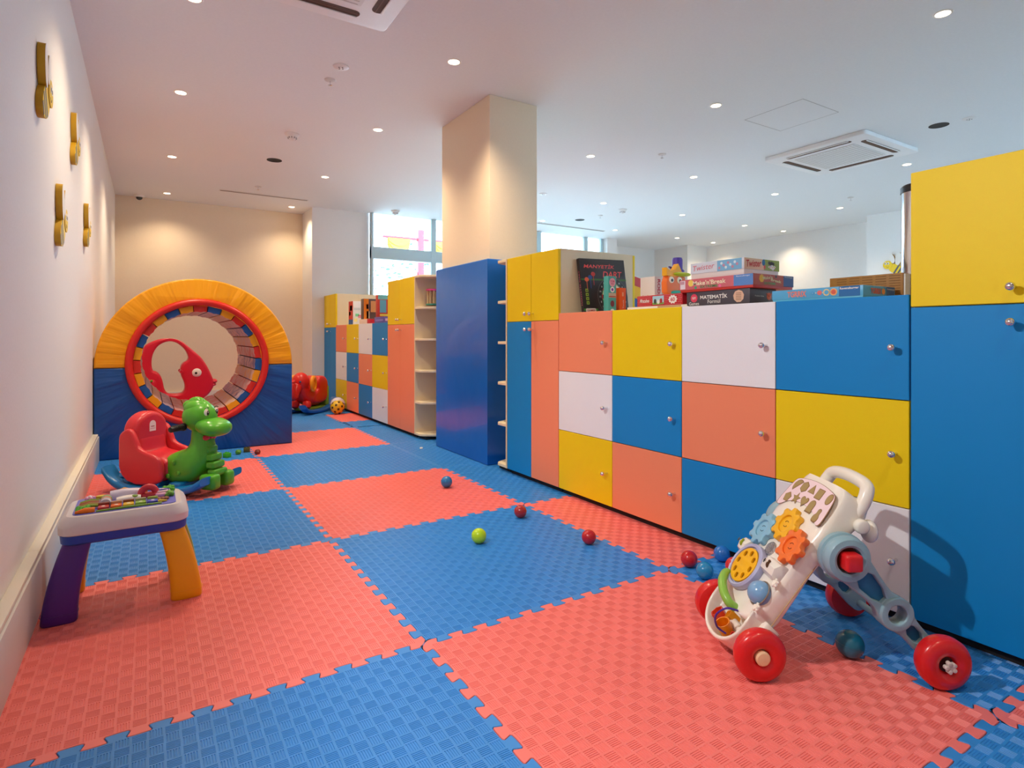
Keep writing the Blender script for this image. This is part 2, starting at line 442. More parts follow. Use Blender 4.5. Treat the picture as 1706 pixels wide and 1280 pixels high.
tall('far tall cabinet with two yellow upper and two salmon lower doors', (1.283, 3.166, 0), 0, .657, 'yy', 'ss', 1.4, .985)
tall('far tall cabinet backing onto the one with salmon lower doors', (1.869, 3.823, 0), PI, .657, 'yy', 'ss', 1.4, .985)
tall('farthest tall cabinet with yellow upper and blue lower doors near the back wall', (1.283, 5.641, 0), 0, .55, 'yy', 'bb', 1.4, .985)
tall('farthest rear tall cabinet, back to back with the one by the back wall', (1.869, 6.191, 0), PI, .55, 'yy', 'bb', 1.4, .985)
# corner shelf units
def corner_shelf(label, loc, sgn, H2, dp):
    t = thing('corner_shelf', label, 'shelf', loc)
    b = B(); b.box((.277, 0 if sgn > 0 else -dp, .03), (.293, dp if sgn > 0 else 0, H2), CREAM); b.obj('back_panel', t)
    b = B(); b.box((.0, min(0, sgn*.014), .03), (.276, max(0, sgn*.014), H2), CREAM); b.obj('side_panel', t)
    n = 6
    for k in range(n):
        z = .03+(H2-.018-.03)*k/(n-1); b = B()
        o = [(.001, sgn*.0145), (.001, sgn*.115), (.02, sgn*.14), (.22, sgn*(dp-.005)), (.276, sgn*(dp)), (.276, sgn*.0145)]
        b.shape([o], M('f0e0bc', .5), z, z+.018, .001); b.obj('shelf', t)
    b = B(); b.box((.04, sgn*.02, 0), (.27, sgn*.16, .0295), DARK); b.obj('plinth', t)
    return t
corner_shelf('cream open corner shelf between the near tall cabinet and the pillar padding', (1.283, 1.632, 0), 1, 1.378, .24)
corner_shelf('cream open corner shelf beside the far tall cabinet, wooden rattle on it', (1.283, 3.163, 0), -1, 1.40, .29)
# pillar padding
PVC_B = M('0d6ccc', .28, coat=.3, bump=.004, bscale=5, vary=.05)
b = B(); b.shape([[(1.283, 1.885), (1.80, 1.885), (1.80, 1.922), (1.321, 1.922), (1.321, 2.692), (1.80, 2.692), (1.80, 2.712), (1.283, 2.712)]], PVC_B, .0, 1.41, .009)
o = b.obj('pillar_padding'); setp(o, 'glossy blue vinyl padding wrapped around the lower half of the pillar', 'padding')

# ---------------------------------------------------------------- ceiling things
GLOW = M('ffe9c4', .5, emit=9)
def downlight(x, y, label, lamp=1, pw=1):
    t = thing('ceiling_light', label, 'ceiling light', (x, y, H), 0, 'round recessed ceiling lights')
    if lamp < 2:
        b = B(); b.lathe([(.034, .0), (.034, -.003), (.043, -.003), (.046, -.0005), (.046, -.0001)], WHITE, I4, 24); b.obj('trim_ring', t)
        b = B(); b.lathe([(.0001, -.0022), (.033, -.0022), (.033, -.0005)], GLOW, I4, 24); b.obj('lens', t)
    l = bpy.data.lights.new('bulb', 'SPOT'); l.energy = LAMP_W*pw*((.42 if y > 6 else .9 if x < 0 else 1) if x < 2 else .45); l.color = (1, .79, .54); l.spot_size = math.radians(125); l.spot_blend = .9; l.shadow_soft_size = .03
    lo = bpy.data.objects.new('bulb', l); C.objects.link(lo); lo.parent = t; lo.location = (0, 0, -.012)
ordn = ['nearest the camera', 'second from the camera', 'third from the camera', 'fourth from the camera', 'farthest']
cols = [(-.481, [1.713, 3.026, 4.714, 6.357], 'in the line nearest the left wall'), (.905, [1.632, 3.009, 4.664, 6.34], 'in the line passing left of the pillar'),
        (2.81, [-.187, 1.229, 2.633], 'in the first line right of the pillar'), (4.185, [2.609, 4.033, 5.369], 'in the second line right of the pillar'),
        (5.585, [1.201, 2.605, 4.005, 5.366], 'in the third line right of the pillar'), (6.985, [2.606, 4.035, 5.36], 'in the fourth line right of the pillar'), (7.92, [4.009, 5.366], 'in the line nearest the right wall')]
for x, ys, l in cols:
    for i, y in enumerate(ys): downlight(x, y, 'round ceiling light %s, %s' % (l, ordn[i] if i < len(ys)-1 or i == 0 else 'farthest from the camera'))
for x, y, l, pw in ((2.81, -1.7, 'behind the right edge cabinet', 1), (.5, -1.6, 'above the camera, right one', .45), (-.6, -1.9, 'above the camera, left one', .5)): downlight(x, y, 'unseen ceiling light added for fill, '+l, 1, pw)  # unseen lights added to brighten the near part of the room
for (x, y), l in zip(holes, ('left of the pillar beyond the domed detector', 'right, near the ceiling unit and the yellow cabinet', 'far beyond the pillar near the windows')):
    b = B(); b.lathe([(.0625, -.001), (.068, -.002), (.068, 0.0), (.0625, .0), (.0625, .14), (.0001, .141)], DARK, T(x, y, H), 28)
    b.ball((x+.02, y, H+.05), (.03, .02, .02), M('8a8078', .8), u=10, v=6)
    o = b.obj('ceiling_opening'); setp(o, 'dark round uncovered hole in the ceiling '+l, 'ceiling opening')
def detector(x, y, l):
    t = thing('smoke_detector', l, 'smoke detector', (x, y, H), 0)
    b = B(); b.lathe([(.0001, -.058), (.012, -.057), (.03, -.04), (.044, -.022), (.055, -.012), (.057, -.0), (.0001, 0)], M('ecebe8', .5), I4, 28); b.obj('housing', t)
    b = B()
    for k in range(10):
        a = 2*PI*k/10; b.box((.026, -.004, -.042), (.037, .004, -.028), M('a9a8a6', .5), 0, mx=R(a))
    b.obj('vent', t)
detector(.338, 3.477, 'white domed smoke detector on the ceiling between the left lights')
detector(2.127, 5.85, 'white domed smoke detector above the far left window')
detector(4.64, 4.18, 'white domed smoke detector on the ceiling right of the pillar')
t = thing('security_camera', 'small white dome camera on the ceiling by the back wall corner', 'camera', (-.758, 6.64, H))
b = B(); b.lathe([(.055, 0), (.055, -.022), (.05, -.026), (.0001, -.026)], WHITE, I4, 24); b.obj('housing', t)
b = B(); b.lathe([(.034, -.026), (.03, -.045), (.015, -.056), (.0001, -.059)], M('2a2a2e', .15), I4, 20); b.obj('dome', t)
def sprinkler(x, y, l):
    t = thing('sprinkler', l, 'sprinkler', (x, y, H)); m = M('dcdad6', .35)
    b = B(); b.lathe([(.036, 0), (.034, -.006), (.02, -.01), (.0001, -.01)], m, I4, 24); b.obj('plate', t)
    b = B(); b.cyl((0, 0, -.01), (0, 0, -.036), .004, CHROME, 10); b.lathe([(.0001, -.037), (.013, -.036), (.013, -.034), (.0001, -.034)], CHROME, I4, 14); b.obj('head', t)
sprinkler(.334, 2.284, 'ceiling sprinkler head just below the flat speaker disc, upper left')
sprinkler(.373, 5.464, 'ceiling sprinkler head above the long slot vent')
sprinkler(3.329, 2.24, 'ceiling sprinkler head right of the pillar between two lights')
sprinkler(4.644, 4.63, 'far ceiling sprinkler near the right domed detector')
sprinkler(6.51, 2.22, 'ceiling sprinkler head near the right wall')
def disc(x, y, l):
    t = thing('ceiling_disc', l, 'ceiling disc', (x, y, H))
    b = B(); b.lathe([(.048, 0), (.047, -.004), (.036, -.009), (.0001, -.010)], M('e9e8e6', .4), I4, 28); b.obj('plate', t)
    b = B()
    for k in range(4): b.ball((.014*math.cos(k*PI/2+.4), .014*math.sin(k*PI/2+.4), -.0105), (.005, .005, .002), M('77777a', .5), u=8, v=6)
    b.obj('grille_hole', t)
disc(.341, 2.06, 'flat round white disc on the ceiling left of the pillar')
disc(4.66, .362, 'flat round white disc on the ceiling beside the hole at the upper right')
disc(3.265, 4.042, 'faint flat disc on the ceiling just right of the pillar')
def slot(x0, y0, x1, l):
    t = thing('slot_vent', l, 'ceiling vent', ((x0+x1)/2, y0, H)); h = (x1-x0)/2
    b = B(); b.box((-h, -.028, -.005), (h, .028, -.0005), M('dedbd6', .5), .001); b.obj('frame', t)
    b = B(); b.box((-h+.01, -.016, -.0065), (h-.01, .016, -.0052), M('8d8781', .7)); b.obj('slot', t)
slot(.02, 5.85, 1.0, 'long narrow slot vent in the ceiling before the back wall')
slot(4.2, 5.53, 5.5, 'long narrow slot vent in the ceiling before the right hand windows')
def ac(cx, cy, l, s=.91):
    t = thing('ceiling_air_conditioner', l, 'air conditioner', (cx, cy, H)); h = s/2
    b = B(); b.shape([rrect(-h, -h, h, h, .03)], M('f2f2f1', .4), -.035, -.0005, .004); b.obj('panel', t)
    b = B(); b.shape([rrect(-.27, -.27, .27, .27, .01)], M('e8e6e3', .5), -.041, -.0355, .002)
    for k in range(18): b.box((-.25, -.255+k*.03, -.0425), (.25, -.251+k*.03, -.041), M('c9c4be', .6))
    b.obj('grille', t)
    for k in range(4):
        b = B(); b.shape([rrect(-.29, .325, .29, .385, .028)], M('5a4437', .6), -.0365, -.0352, 0, mx=R(k*PI/2)); 
        b.box((-.285, .345, -.0385), (.285, .350, -.0367), M('77594a', .5), mx=R(k*PI/2)); b.obj('air_outlet', t)
        b = B(); b.box((-.28, .372, -.043), (.28, .384, -.0372), M('f0f0ee', .4), .002, mx=R(k*PI/2)); b.obj('louvre', t)
ac(-.05, 1.01, 'square white ceiling air conditioner cut off by the top edge of the photo')
ac(4.68, 1.36, 'square white ceiling air conditioner on the right side of the ceiling')
b = B(); b.shape([rrect(3.23, .825, 3.69, 1.30, .004), rrect(3.234, .829, 3.686, 1.296, .003)], M('a9a6a4', .7), H-.0008, H+.0002)
b.box((3.235, .83, H-.0007), (3.685, 1.295, H+.001), CEIL)
o = b.obj('access_panel'); setp(o, 'square access panel outline in the ceiling above the lockers', 'access panel')
#PART2
# ---------------------------------------------------------------- bees on the walls
YEL = M('f2cf1d', .45); BEEW = M('f2f0ea', .45); BEES = M('5b6068', .5)
def bee(loc, face, label, size=1.0):
    """face=+1: on the left wall (normal +X), head towards +Y; face=-1: on the right wall (normal -X)"""
    t = thing('bee_decoration', label, 'wall decoration', loc)
    mx = frame((0, 0, 0), (0, 1, 0), (0, 0, 1)) if face > 0 else (frame((0, 0, 0), (0, -1, 0), (0, 0, 1)) @ S3(-1, 1, 1))
    mx = mx @ S3(size, size, 1); th = .021
    def ell(cx, cy, a, b_, rot=0, n=32):
        c, s_ = math.cos(rot), math.sin(rot)
        return [(cx+a*math.cos(q)*c-b_*math.sin(q)*s_, cy+a*math.cos(q)*s_+b_*math.sin(q)*c) for q in [2*PI*k/n for k in range(n)]]
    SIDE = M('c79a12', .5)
    body = ell(-.03, -.055, .095, .055, .55)
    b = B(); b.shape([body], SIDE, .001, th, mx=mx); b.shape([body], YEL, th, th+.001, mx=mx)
    for k, q in enumerate((-.085, -.045, -.005)):   # stripes across the body
        c, s_ = math.cos(.55), math.sin(.55); hh = .055*math.sqrt(max(0, 1-(q/.095)**2))*.97
        pts = [(q-.01, -hh), (q+.01, -hh*1.0), (q+.01, hh), (q-.01, hh)]
        pts = [(-.03+x*c-y*s_, -.055+x*s_+y*c) for x, y in pts]; b.shape([pts], BEES, th+.001, th+.0016, mx=mx)
    b.obj('striped_body', t)
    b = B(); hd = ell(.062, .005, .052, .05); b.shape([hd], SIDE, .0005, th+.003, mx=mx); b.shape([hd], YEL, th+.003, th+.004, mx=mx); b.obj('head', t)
    for ex in (.055, .085): b = B(); b.shape([ell(ex, .022, .012, .016)], BEEW, th+.004, th+.0048, mx=mx); b.shape([ell(ex+.004, .02, .005, .008)], BLACK, th+.0048, th+.0054, mx=mx); b.obj('eye', t)
    b = B()
    sm = [(.045+.03*k/8, -.012-.012*math.sin(PI*k/8)) for k in range(9)]
    b.shape([sm+[(x, y-.004) for x, y in sm[::-1]]], M('6b5320', .5), th+.004, th+.0046, mx=mx); b.obj('mouth', t)
    for e in (ell(-.055, .065, .034, .075, .12), ell(.012, .075, .026, .058, -.25)):
        b = B(); b.shape([e], SIDE, .002, th+.004, mx=mx); b.shape([e], BEEW, th+.004, th+.005, mx=mx); b.obj('wing', t)
    return t
bee((-1, 1.12, 1.775), 1, 'thick yellow wooden bee on the left wall, nearest and topmost')
bee((-1, 2.17, 1.87), 1, 'yellow bee on the left wall, upper one of the farther pair')
bee((-1, 1.60, 1.385), 1, 'yellow bee on the left wall, lower one of the nearer pair')
bee((-1, 2.86, 1.545), 1, 'yellow bee on the left wall, smallest looking and lowest at the right')
bee((7.8, 2.33, 1.83), -1, 'yellow and grey striped bee on the white wall above the brown box', 1.12)

# ---------------------------------------------------------------- tunnel
def vinyl(col, streak=0):
    m = M(col, .36, key='vin'+col, bump=0, bscale=3, vary=.06); nt = m.node_tree; p = nt.nodes['Principled BSDF']
    n = nt.nodes.new('ShaderNodeTexNoise'); n.inputs['Scale'].default_value = 1; n.inputs['Detail'].default_value = 3
    tc = nt.nodes.new('ShaderNodeTexCoord'); gr = nt.nodes.new('ShaderNodeSeparateXYZ'); nt.links.new(tc.outputs['Object'], gr.inputs[0])
    at = nt.nodes.new('ShaderNodeMath'); at.operation = 'ARCTAN2'; z = nt.nodes.new('ShaderNodeMath'); z.operation = 'SUBTRACT'; z.inputs[1].default_value = .68
    nt.links.new(gr.outputs[2], z.inputs[0]); nt.links.new(z.outputs[0], at.inputs[0]); nt.links.new(gr.outputs[0], at.inputs[1])
    ln = nt.nodes.new('ShaderNodeVectorMath'); ln.operation = 'LENGTH'
    cb = nt.nodes.new('ShaderNodeCombineXYZ'); mu = nt.nodes.new('ShaderNodeMath'); mu.operation = 'MULTIPLY'; mu.inputs[1].default_value = 5
    nt.links.new(at.outputs[0], mu.inputs[0]); nt.links.new(mu.outputs[0], cb.inputs[0])
    c2 = nt.nodes.new('ShaderNodeCombineXYZ'); nt.links.new(gr.outputs[0], c2.inputs[0]); nt.links.new(z.outputs[0], c2.inputs[1]); nt.links.new(c2.outputs[0], ln.inputs[0]); nt.links.new(ln.outputs['Value'], cb.inputs[1])
    nt.links.new(cb.outputs[0], n.inputs['Vector'])
    b = nt.nodes.new('ShaderNodeBump'); b.inputs['Distance'].default_value = .035; nt.links.new(n.outputs[0], b.inputs['Height']); nt.links.new(b.outputs[0], p.inputs['Normal'])
    return m
VY = vinyl('f0a400'); VB = vinyl('0a4d9a'); VR = M('d3251b', .35, bump=.003, bscale=12)
t = thing('play_tunnel', 'padded arch play tunnel, yellow over blue, with a round striped bore', 'tunnel', (-.33, 3.46, 0))
XZ = frame((0, 0, 0), (1, 0, 0), (0, 0, 1))      # local plane x,z with normal -y
def arch(zlo, name, parent, dep0, dep1):
    n = 40; R1 = .665; R2 = .472
    c1, c2 = .652, .68
    a2 = math.asin((c1-c2)/R2)
    up = [(R1*math.cos(PI*k/n), c1+R1*math.sin(PI*k/n)) for k in range(n+1)]
    inn = [(R2*math.cos(a2+(PI-2*a2)*k/n), c2+R2*math.sin(a2+(PI-2*a2)*k/n)) for k in range(n+1)]
    b = B(); b.shape([up+inn[::-1]], VY, -dep1, -dep0, .014, mx=XZ); b.obj('yellow_arch', parent)
    lo = [(R1, c1), (R1, zlo), (-R1, zlo), (-R1, c1)]
    a0 = PI-a2; inn2 = [(R2*math.cos(a0+(PI+2*a2)*k/n), c2+R2*math.sin(a0+(PI+2*a2)*k/n)) for k in range(n+1)]
    b = B(); b.shape([lo+inn2], VB, -dep1, -dep0, .014, mx=XZ); b.obj('blue_base', parent)
arch(.0, 'front', t, 0, .22); arch(.0, 'rear', t, .92, 1.12)
b = B(); b.tube([(.458*math.cos(2*PI*k/72), -.004, .68+.458*math.sin(2*PI*k/72)) for k in range(72)], .026, VR, 12, True); b.obj('red_rim', t)
b = B(); b.tube([(.458*math.cos(2*PI*k/72), 1.124, .68+.458*math.sin(2*PI*k/72)) for k in range(72)], .026, VR, 12, True); b.obj('red_rim', t)
def slatmat(col, key):
    m = bpy.data.materials.new('slat'+key); m.use_nodes = True; nt = m.node_tree; p = nt.nodes['Principled BSDF']
    n = nt.nodes.new('ShaderNodeTexNoise'); n.inputs['Scale'].default_value = 1; n.inputs['Detail'].default_value = 2
    mp = nt.nodes.new('ShaderNodeMapping'); mp.inputs['Scale'].default_value = (14, 26, 14); tc = nt.nodes.new('ShaderNodeTexCoord')
    nt.links.new(tc.outputs['Object'], mp.inputs[0]); nt.links.new(mp.outputs[0], n.inputs['Vector'])
    r = nt.nodes.new('ShaderNodeValToRGB'); r.color_ramp.elements[0].position = .36; r.color_ramp.elements[1].position = .58
    r.color_ramp.elements[0].color = (*lin(col), 1); r.color_ramp.elements[1].color = (*lin('d9c4cb'), 1)  # pale streaks put the sheen of the glossy plastic into the colour
    nt.links.new(n.outputs[0], r.inputs[0]); nt.links.new(r.outputs[0], p.inputs['Base Color']); p.inputs['Roughness'].default_value = .3
    b = nt.nodes.new('ShaderNodeBump'); b.inputs['Distance'].default_value = .0026; nt.links.new(n.outputs[0], b.inputs['Height']); nt.links.new(b.outputs[0], p.inputs['Normal'])
    return m
SCOL = [('cf2a20', 'r'), ('1058a8', 'b'), ('eda80c', 'y')]
SM = [(M(c, .4), slatmat(c, k)) for c, k in SCOL]
NS = 27; seq = 'rbyrbyrbyrbyrbyrbybyrybryby'
for i in range(NS):
    a = PI/2-2*PI*i/NS; ci = 'rby'.index(seq[i]); hw = PI/NS*.95
    b = B(); ro, ri = .433, .388
    pr = [(ri*math.cos(a-hw*.96), ri*math.sin(a-hw*.96)), (ri*1.0*math.cos(a-hw*.5), ri*1.0*math.sin(a-hw*.5)), ((ri-.005)*math.cos(a), (ri-.005)*math.sin(a)), (ri*1.0*math.cos(a+hw*.5), ri*1.0*math.sin(a+hw*.5)), (ri*math.cos(a+hw*.96), ri*math.sin(a+hw*.96)),
          (ro*math.cos(a+hw), ro*math.sin(a+hw)), (ro*math.cos(a-hw), ro*math.sin(a-hw))]
    y0, y1 = .02, 1.09; n = len(pr)
    vs = [(x, y0, .68+z) for x, z in pr]+[(x, y1, .68+z) for x, z in pr]
    b.add(vs, [list(range(n)), list(range(n, 2*n))[::-1]]+[[4, 5, n+5, n+4][::1], [6, 0, n, n+6]], SM[ci][0])
    b.add(vs, [[k+n, k+1+n, k+1, k] for k in range(4)], SM[ci][1]); b.add(vs, [[5+n, 6+n, 6, 5]], SM[ci][0])
    o = b.obj('padded_slat', t, angle=30); o['label'] = {'r': 'red', 'b': 'blue', 'y': 'yellow'}[seq[i]]+' padded slat'

# ---------------------------------------------------------------- fish ride-on
FR = M('d8203c', .3, vary=.02)
t = thing('fish_ride_on', 'red plastic fish-shaped arch ride-on with a round white eye, behind the tunnel', 'ride-on toy', (-.39, 5.7, 0))
fo = [(-0.726, 0.721), (-0.706, 0.768), (-0.685, 0.792), (-0.625, 0.827), (-0.553, 0.851), (-0.46, 0.857), (-0.376, 0.832), (-0.312, 0.777), (-0.247, 0.714), (-0.182, 0.652), (-0.127, 0.563), (-0.088, 0.475), (-0.06, 0.40), (-0.052, 0.348), (-0.066, 0.299), (-0.116, 0.226), (-0.203, 0.169), (-0.312, 0.125), (-0.46, 0.10), (-0.604, 0.124), (-0.735, 0.20), (-0.80, 0.313), (-0.81, 0.44), (-.77, .60)]
fh = [(-0.64, 0.511), (-0.649, 0.625), (-0.625, 0.72), (-0.574, 0.791), (-0.491, 0.827), (-0.418, 0.814), (-0.354, 0.765), (-0.312, 0.703), (-0.29, 0.623), (-0.36, 0.584), (-0.378, 0.521), (-0.367, 0.448), (-0.333, 0.373), (-0.331, 0.299), (-0.365, 0.258), (-0.46, 0.255), (-0.507, 0.272), (-0.531, 0.321), (-0.543, 0.406), (-0.569, 0.473), (-0.604, 0.504)]
fh = [(x*.97-.39*.03, z) for x, z in fh]
sh = lambda p: [(x+.39, z) for x, z in p]
b = B(); b.shape([chaikin(sh(fo)), chaikin(sh(fh))], FR, -.10, .10, .028, mx=XZ, bres=4); b.obj('body', t, 50)
b = B(); b.tube([(-.3, .0, .13), (-.1, .0, .046), (.12, 0, .046), (.30, 0, .13)], [.035, .04, .04, .035], FR, 14, flat=1); b.tube([(-.1, -.16, .032), (-.1, .16, .032)], .03, FR, 12); b.tube([(.12, -.16, .032), (.12, .16, .032)], .03, FR, 12); b.obj('rocker', t)
b = B(); b.lathe([(.0001, .014), (.025, .013), (.04, .008), (.046, 0)], WHITE, XZ @ T(.168, .482, .1)); e = b.obj('eye', t, label='round white eye')
b = B(); b.lathe([(.0001, .018), (.009, .017), (.014, .012)], BLACK, XZ @ T(.160, .478, .1)); b.obj('pupil', e)
b = B(); b.ball((.338, -.0, .378), (.038, .10, .026), FR); b.ball((.330, 0, .343), (.034, .095, .022), FR); b.obj('lips', t)
b = B(); b.tube([(.02, -.1, .5), (.02, -.16, .5)], [.02, .016], FR); b.tube([(.02, .1, .5), (.02, .16, .5)], [.02, .016], FR); b.obj('handle', t)
b = B(); b.box((-.41, -.13, .23), (-.2, .13, .43), FR, .05, 4); b.obj('seat', t)
b = B()
for x, z in ((-.29, .45), (-.25, .43), (-.275, .41)): b.ball((x, -.131 if z < .44 else -.1, z-.02), (.012, .006, .012), M('5ec32a', .4), u=12, v=8)
b.obj('green_dot', t)

# ---------------------------------------------------------------- dinosaur rocker (local x forward, +y its left)
GRN = M('58b52c', .28, vary=.02); RED = M('d8303c', .3, vary=.02); RB = M('0f80cc', .3, vary=.02)
t = thing('dinosaur_rocker', 'green dinosaur rocking toy with red seat and blue rockers', 'rocking toy', (-.55, 2.33, 0), math.atan2(-.714, .7))
AX = ((0, 1, 0), (0, 0, 1))
b = B()
def secx(pts):   # sections perpendicular to a path in the x,z plane: (x,z,half-width y, half-height)
    s = []
    for i, (x, z, ry, rh, e) in enumerate(pts):
        a = pts[max(0, i-1)]; c = pts[min(len(pts)-1, i+1)]
        d = Vector((c[0]-a[0], 0, c[1]-a[1])).normalized(); up = Vector((-d.z, 0, d.x))
        s.append(((x, 0, z), (0, 1, 0), up, ry, rh, e))
    return s
# torso rising into neck
b.loft(secx([(-.02, .125, .06, .05, 2.5), (.03, .13, .09, .085, 2.8), (.10, .135, .10, .10, 2.8), (.17, .16, .098, .105, 2.6), (.205, .22, .08, .085, 2.4), (.205, .28, .055, .062, 2.2), (.195, .33, .047, .055, 2), (.19, .37, .045, .05, 2)]), GRN, 28)
b.ball((.185, 0, .425), (.095, .088, .088), GRN)
b.ball((.17, 0, .47), (.075, .07, .055), GRN)
# muzzle
b.loft([((.19, 0, .385), (0, 1, 0), (0, 0, 1), .06, .04, 2.2), ((.235, 0, .378), (0, 1, 0), (0, 0, 1), .085, .05, 2.3), ((.285, 0, .368), (0, 1, 0), (0, 0, 1), .098, .052, 2.4), ((.325, 0, .362), (0, 1, 0), (0, 0, 1), .09, .045, 2.3), ((.35, 0, .36), (0, 1, 0), (0, 0, 1), .065, .033, 2.1), ((.362, 0, .36), (0, 1, 0), (0, 0, 1), .03, .015, 2)], GRN, 28)
b.obj('body', t, 60, sub=1)
b = B(); b.ball((.165, 0, .505), (.05, .035, .032), GRN); b.ball((.11, 0, .485), (.03, .03, .03), GRN); b.obj('crest', t, 60)
b = B(); b.tube([(-.16, 0, .13), (-.22, 0, .14), (-.27, 0, .17), (-.30, 0, .21)], [.06, .05, .034, .012], GRN, 14); b.obj('tail', t, 60)
b = B()
for k in range(5):
    z = .285-.042*k; x = .245+.014*k+(.012 if k > 1 else 0); b.box((x-.04, -.035-.004*k, z-.0195), (x+.018, .035+.004*k, z+.0195), GRN, .012, 3)
b.obj('belly_plate', t, 50)
for s in (-1, 1):
    b = B(); b.box((.25, s*.045-.035+.01*s, .03), (.35, s*.045+.035+.01*s, .115), GRN, .02, 3); b.obj('foot', t, 50)
    b = B(); b.ball((.260, s*.036, .452), (.011, .015, .021), WHITE); e = b.obj('eye', t, label='white eye with dark pupil')
    b = B(); b.ball((.2685, s*.034, .451), (.004, .010, .014), BLACK); b.ball((.272, s*.034-.003, .456), (.0015, .003, .004), WHITE); b.obj('pupil', e)
    b = B(); b.tube([(.262, s*.036-.015, .476), (.266, s*.036, .481), (.262, s*.036+.015, .476)], .0025, M('2a4a18', .5), 8); b.obj('eyebrow', t)
    b = B(); b.cyl((.15, s*.075, .375), (.145, s*.17, .372), .016, BLACK, 16, .004)
    for k in range(6): b.lathe([(.016, -.003), (.0185, 0), (.016, .003)], BLACK, T(.149-.001*k, s*(.09+.012*k), .375) @ R(PI/2, 'X'), 14)
    b.lathe([(.0001, -.003), (.022, -.003), (.022, .003), (.0001, .003)], BLACK, T(.15, s*.083, .375) @ R(PI/2, 'X'), 16); b.obj('handlebar', t, label='black grip')
b = B()
for (x, z) in ((.10, .175), (.13, .12), (.06, .10)):
    for s in (-1, 1): b.ball((x, s*.098, z), (.014, .006, .014), GRN, u=12, v=8)
b.obj('body_spot', t)
b = B(); b.ball((.252, -.025, .312), (.014, .026, .018), RED, u=14, v=10); b.ball((.252, .025, .312), (.014, .026, .018), RED, u=14, v=10); b.ball((.258, 0, .312), .012, RED, u=12, v=8); b.obj('bow_tie', t)
# seat
b = B()
prof = chaikin([(-.235, .055), (-.235, .30), (-.20, .32), (-.155, .32), (-.138, .30), (-.13, .235), (-.115, .215), (.0, .20), (.05, .185), (.06, .16), (.06, .055)], 2)
b.shape([prof], RED, -.105, .105, .03, mx=XZ, bres=4)
b.shape([[(-.118, .10), (.118, .10), (.118, .34)]+[(.118*math.cos(PI*k/16), .34+.105*math.sin(PI*k/16)) for k in range(1, 16)]+[(-.118, .34)]], RED, 0, .095, .03, mx=frame((-.235, 0, 0), (0, 1, 0), (0, 0, 1)), bres=4)
for s in (-1, 1):
    b.shape([chaikin([(-.235, .05), (-.24, .30), (-.225, .34), (-.16, .37), (-.12, .30), (-.10, .245), (.02, .215), (.055, .17), (.06, .05)], 2)], RED, s*.122-.018, s*.122+.018, .016, mx=XZ, bres=3)
st = b.obj('seat', t, 50)
b = B(); b.shape([[(.022*math.cos(PI*k/10), .01+.022*math.sin(PI*k/10)) for k in range(11)]+[(-.022, -.03), (.022, -.03)]], M('f6dfe4', .4), 0, .0006, mx=frame((-.1395, .0, .36), (0, 1, 0), (.0, 0, 1)))
b.box((-.012, -.005, .0006), (.012, .0, .001), M('b04a5c', .5), mx=frame((-.1395, .0, .36), (0, 1, 0), (0, 0, 1))); b.box((-.017, -.016, .0006), (.017, -.014, .001), M('b04a5c', .5), mx=frame((-.1395, .0, .36), (0, 1, 0), (0, 0, 1))); b.obj('sticker', st, label='small arched pale sticker')
for s in (-1, 1):
    pth = smoothpath([(-.325, s*.12, .125), (-.275, s*.12, .07), (-.20, s*.12, .035), (-.1, s*.12, .024), (.03, s*.12, .024), (.15, s*.12, .03), (.25, s*.12, .05), (.33, s*.12, .092)], 4)
    b = B(); b.loft([(p, (0, 1, 0), (0, 0, 1), .045, .022, 3.2) for p in pth], RB, 20); b.obj('rocker', t, 50)
b = B()
for x in (-.22, -.02, .12): b.box((x-.04, -.12, .03), (x+.04, .12, .07), RB, .012, 2)
b.ball((-.265, 0, .08), (.06, .11, .022), RB); b.obj('cross_piece', t, 50)

# ---------------------------------------------------------------- elephant rocker
t = thing('elephant_rocker', 'red elephant rocking toy with orange ears, at the far end of the room', 'rocking toy', (.90, 5.37, 0), math.atan2(-.70, -.71))
ER = M('d5221c', .3, vary=.02); EO = M('f59a14', .35); EG = M('7fa02c', .4)
b = B()
b.loft(secx([(-.20, .15, .07, .06, 2.5), (-.12, .16, .10, .09, 2.8), (0, .17, .11, .10, 2.8), (.10, .20, .10, .10, 2.6), (.15, .27, .08, .08, 2.3), (.16, .33, .08, .07, 2)]), ER, 26)
b.ball((.16, 0, .36), (.095, .095, .11), ER)
b.tube(smoothpath([(.22, 0, .33), (.27, 0, .26), (.29, 0, .21), (.32, 0, .22), (.325, 0, .30), (.31, 0, .36)], 4), [.06-.0012*k for k in range(21)], ER, 16)
b.lathe([(.0001, .006), (.022, .006), (.03, .012), (.036, 0.0), (.034, -.02)], ER, T(.318, 0, .375) @ R(.9, 'Y') @ R(-.5, 'Y'), 20)
for s in (-1, 1): b.tube([(.14, s*.07, .16), (.17, s*.08, .05)], [.06, .05], ER, 14)
b.obj('body', t, 60, sub=1)
b = B(); b.shape([chaikin([(-.24, .1), (-.25, .33), (-.2, .40), (-.12, .42), (-.06, .40), (-.03, .33), (-.05, .26), (.05, .22), (.08, .1)], 2)], ER, -.11, .11, .03, mx=XZ, bres=3); b.obj('seat', t, 50)
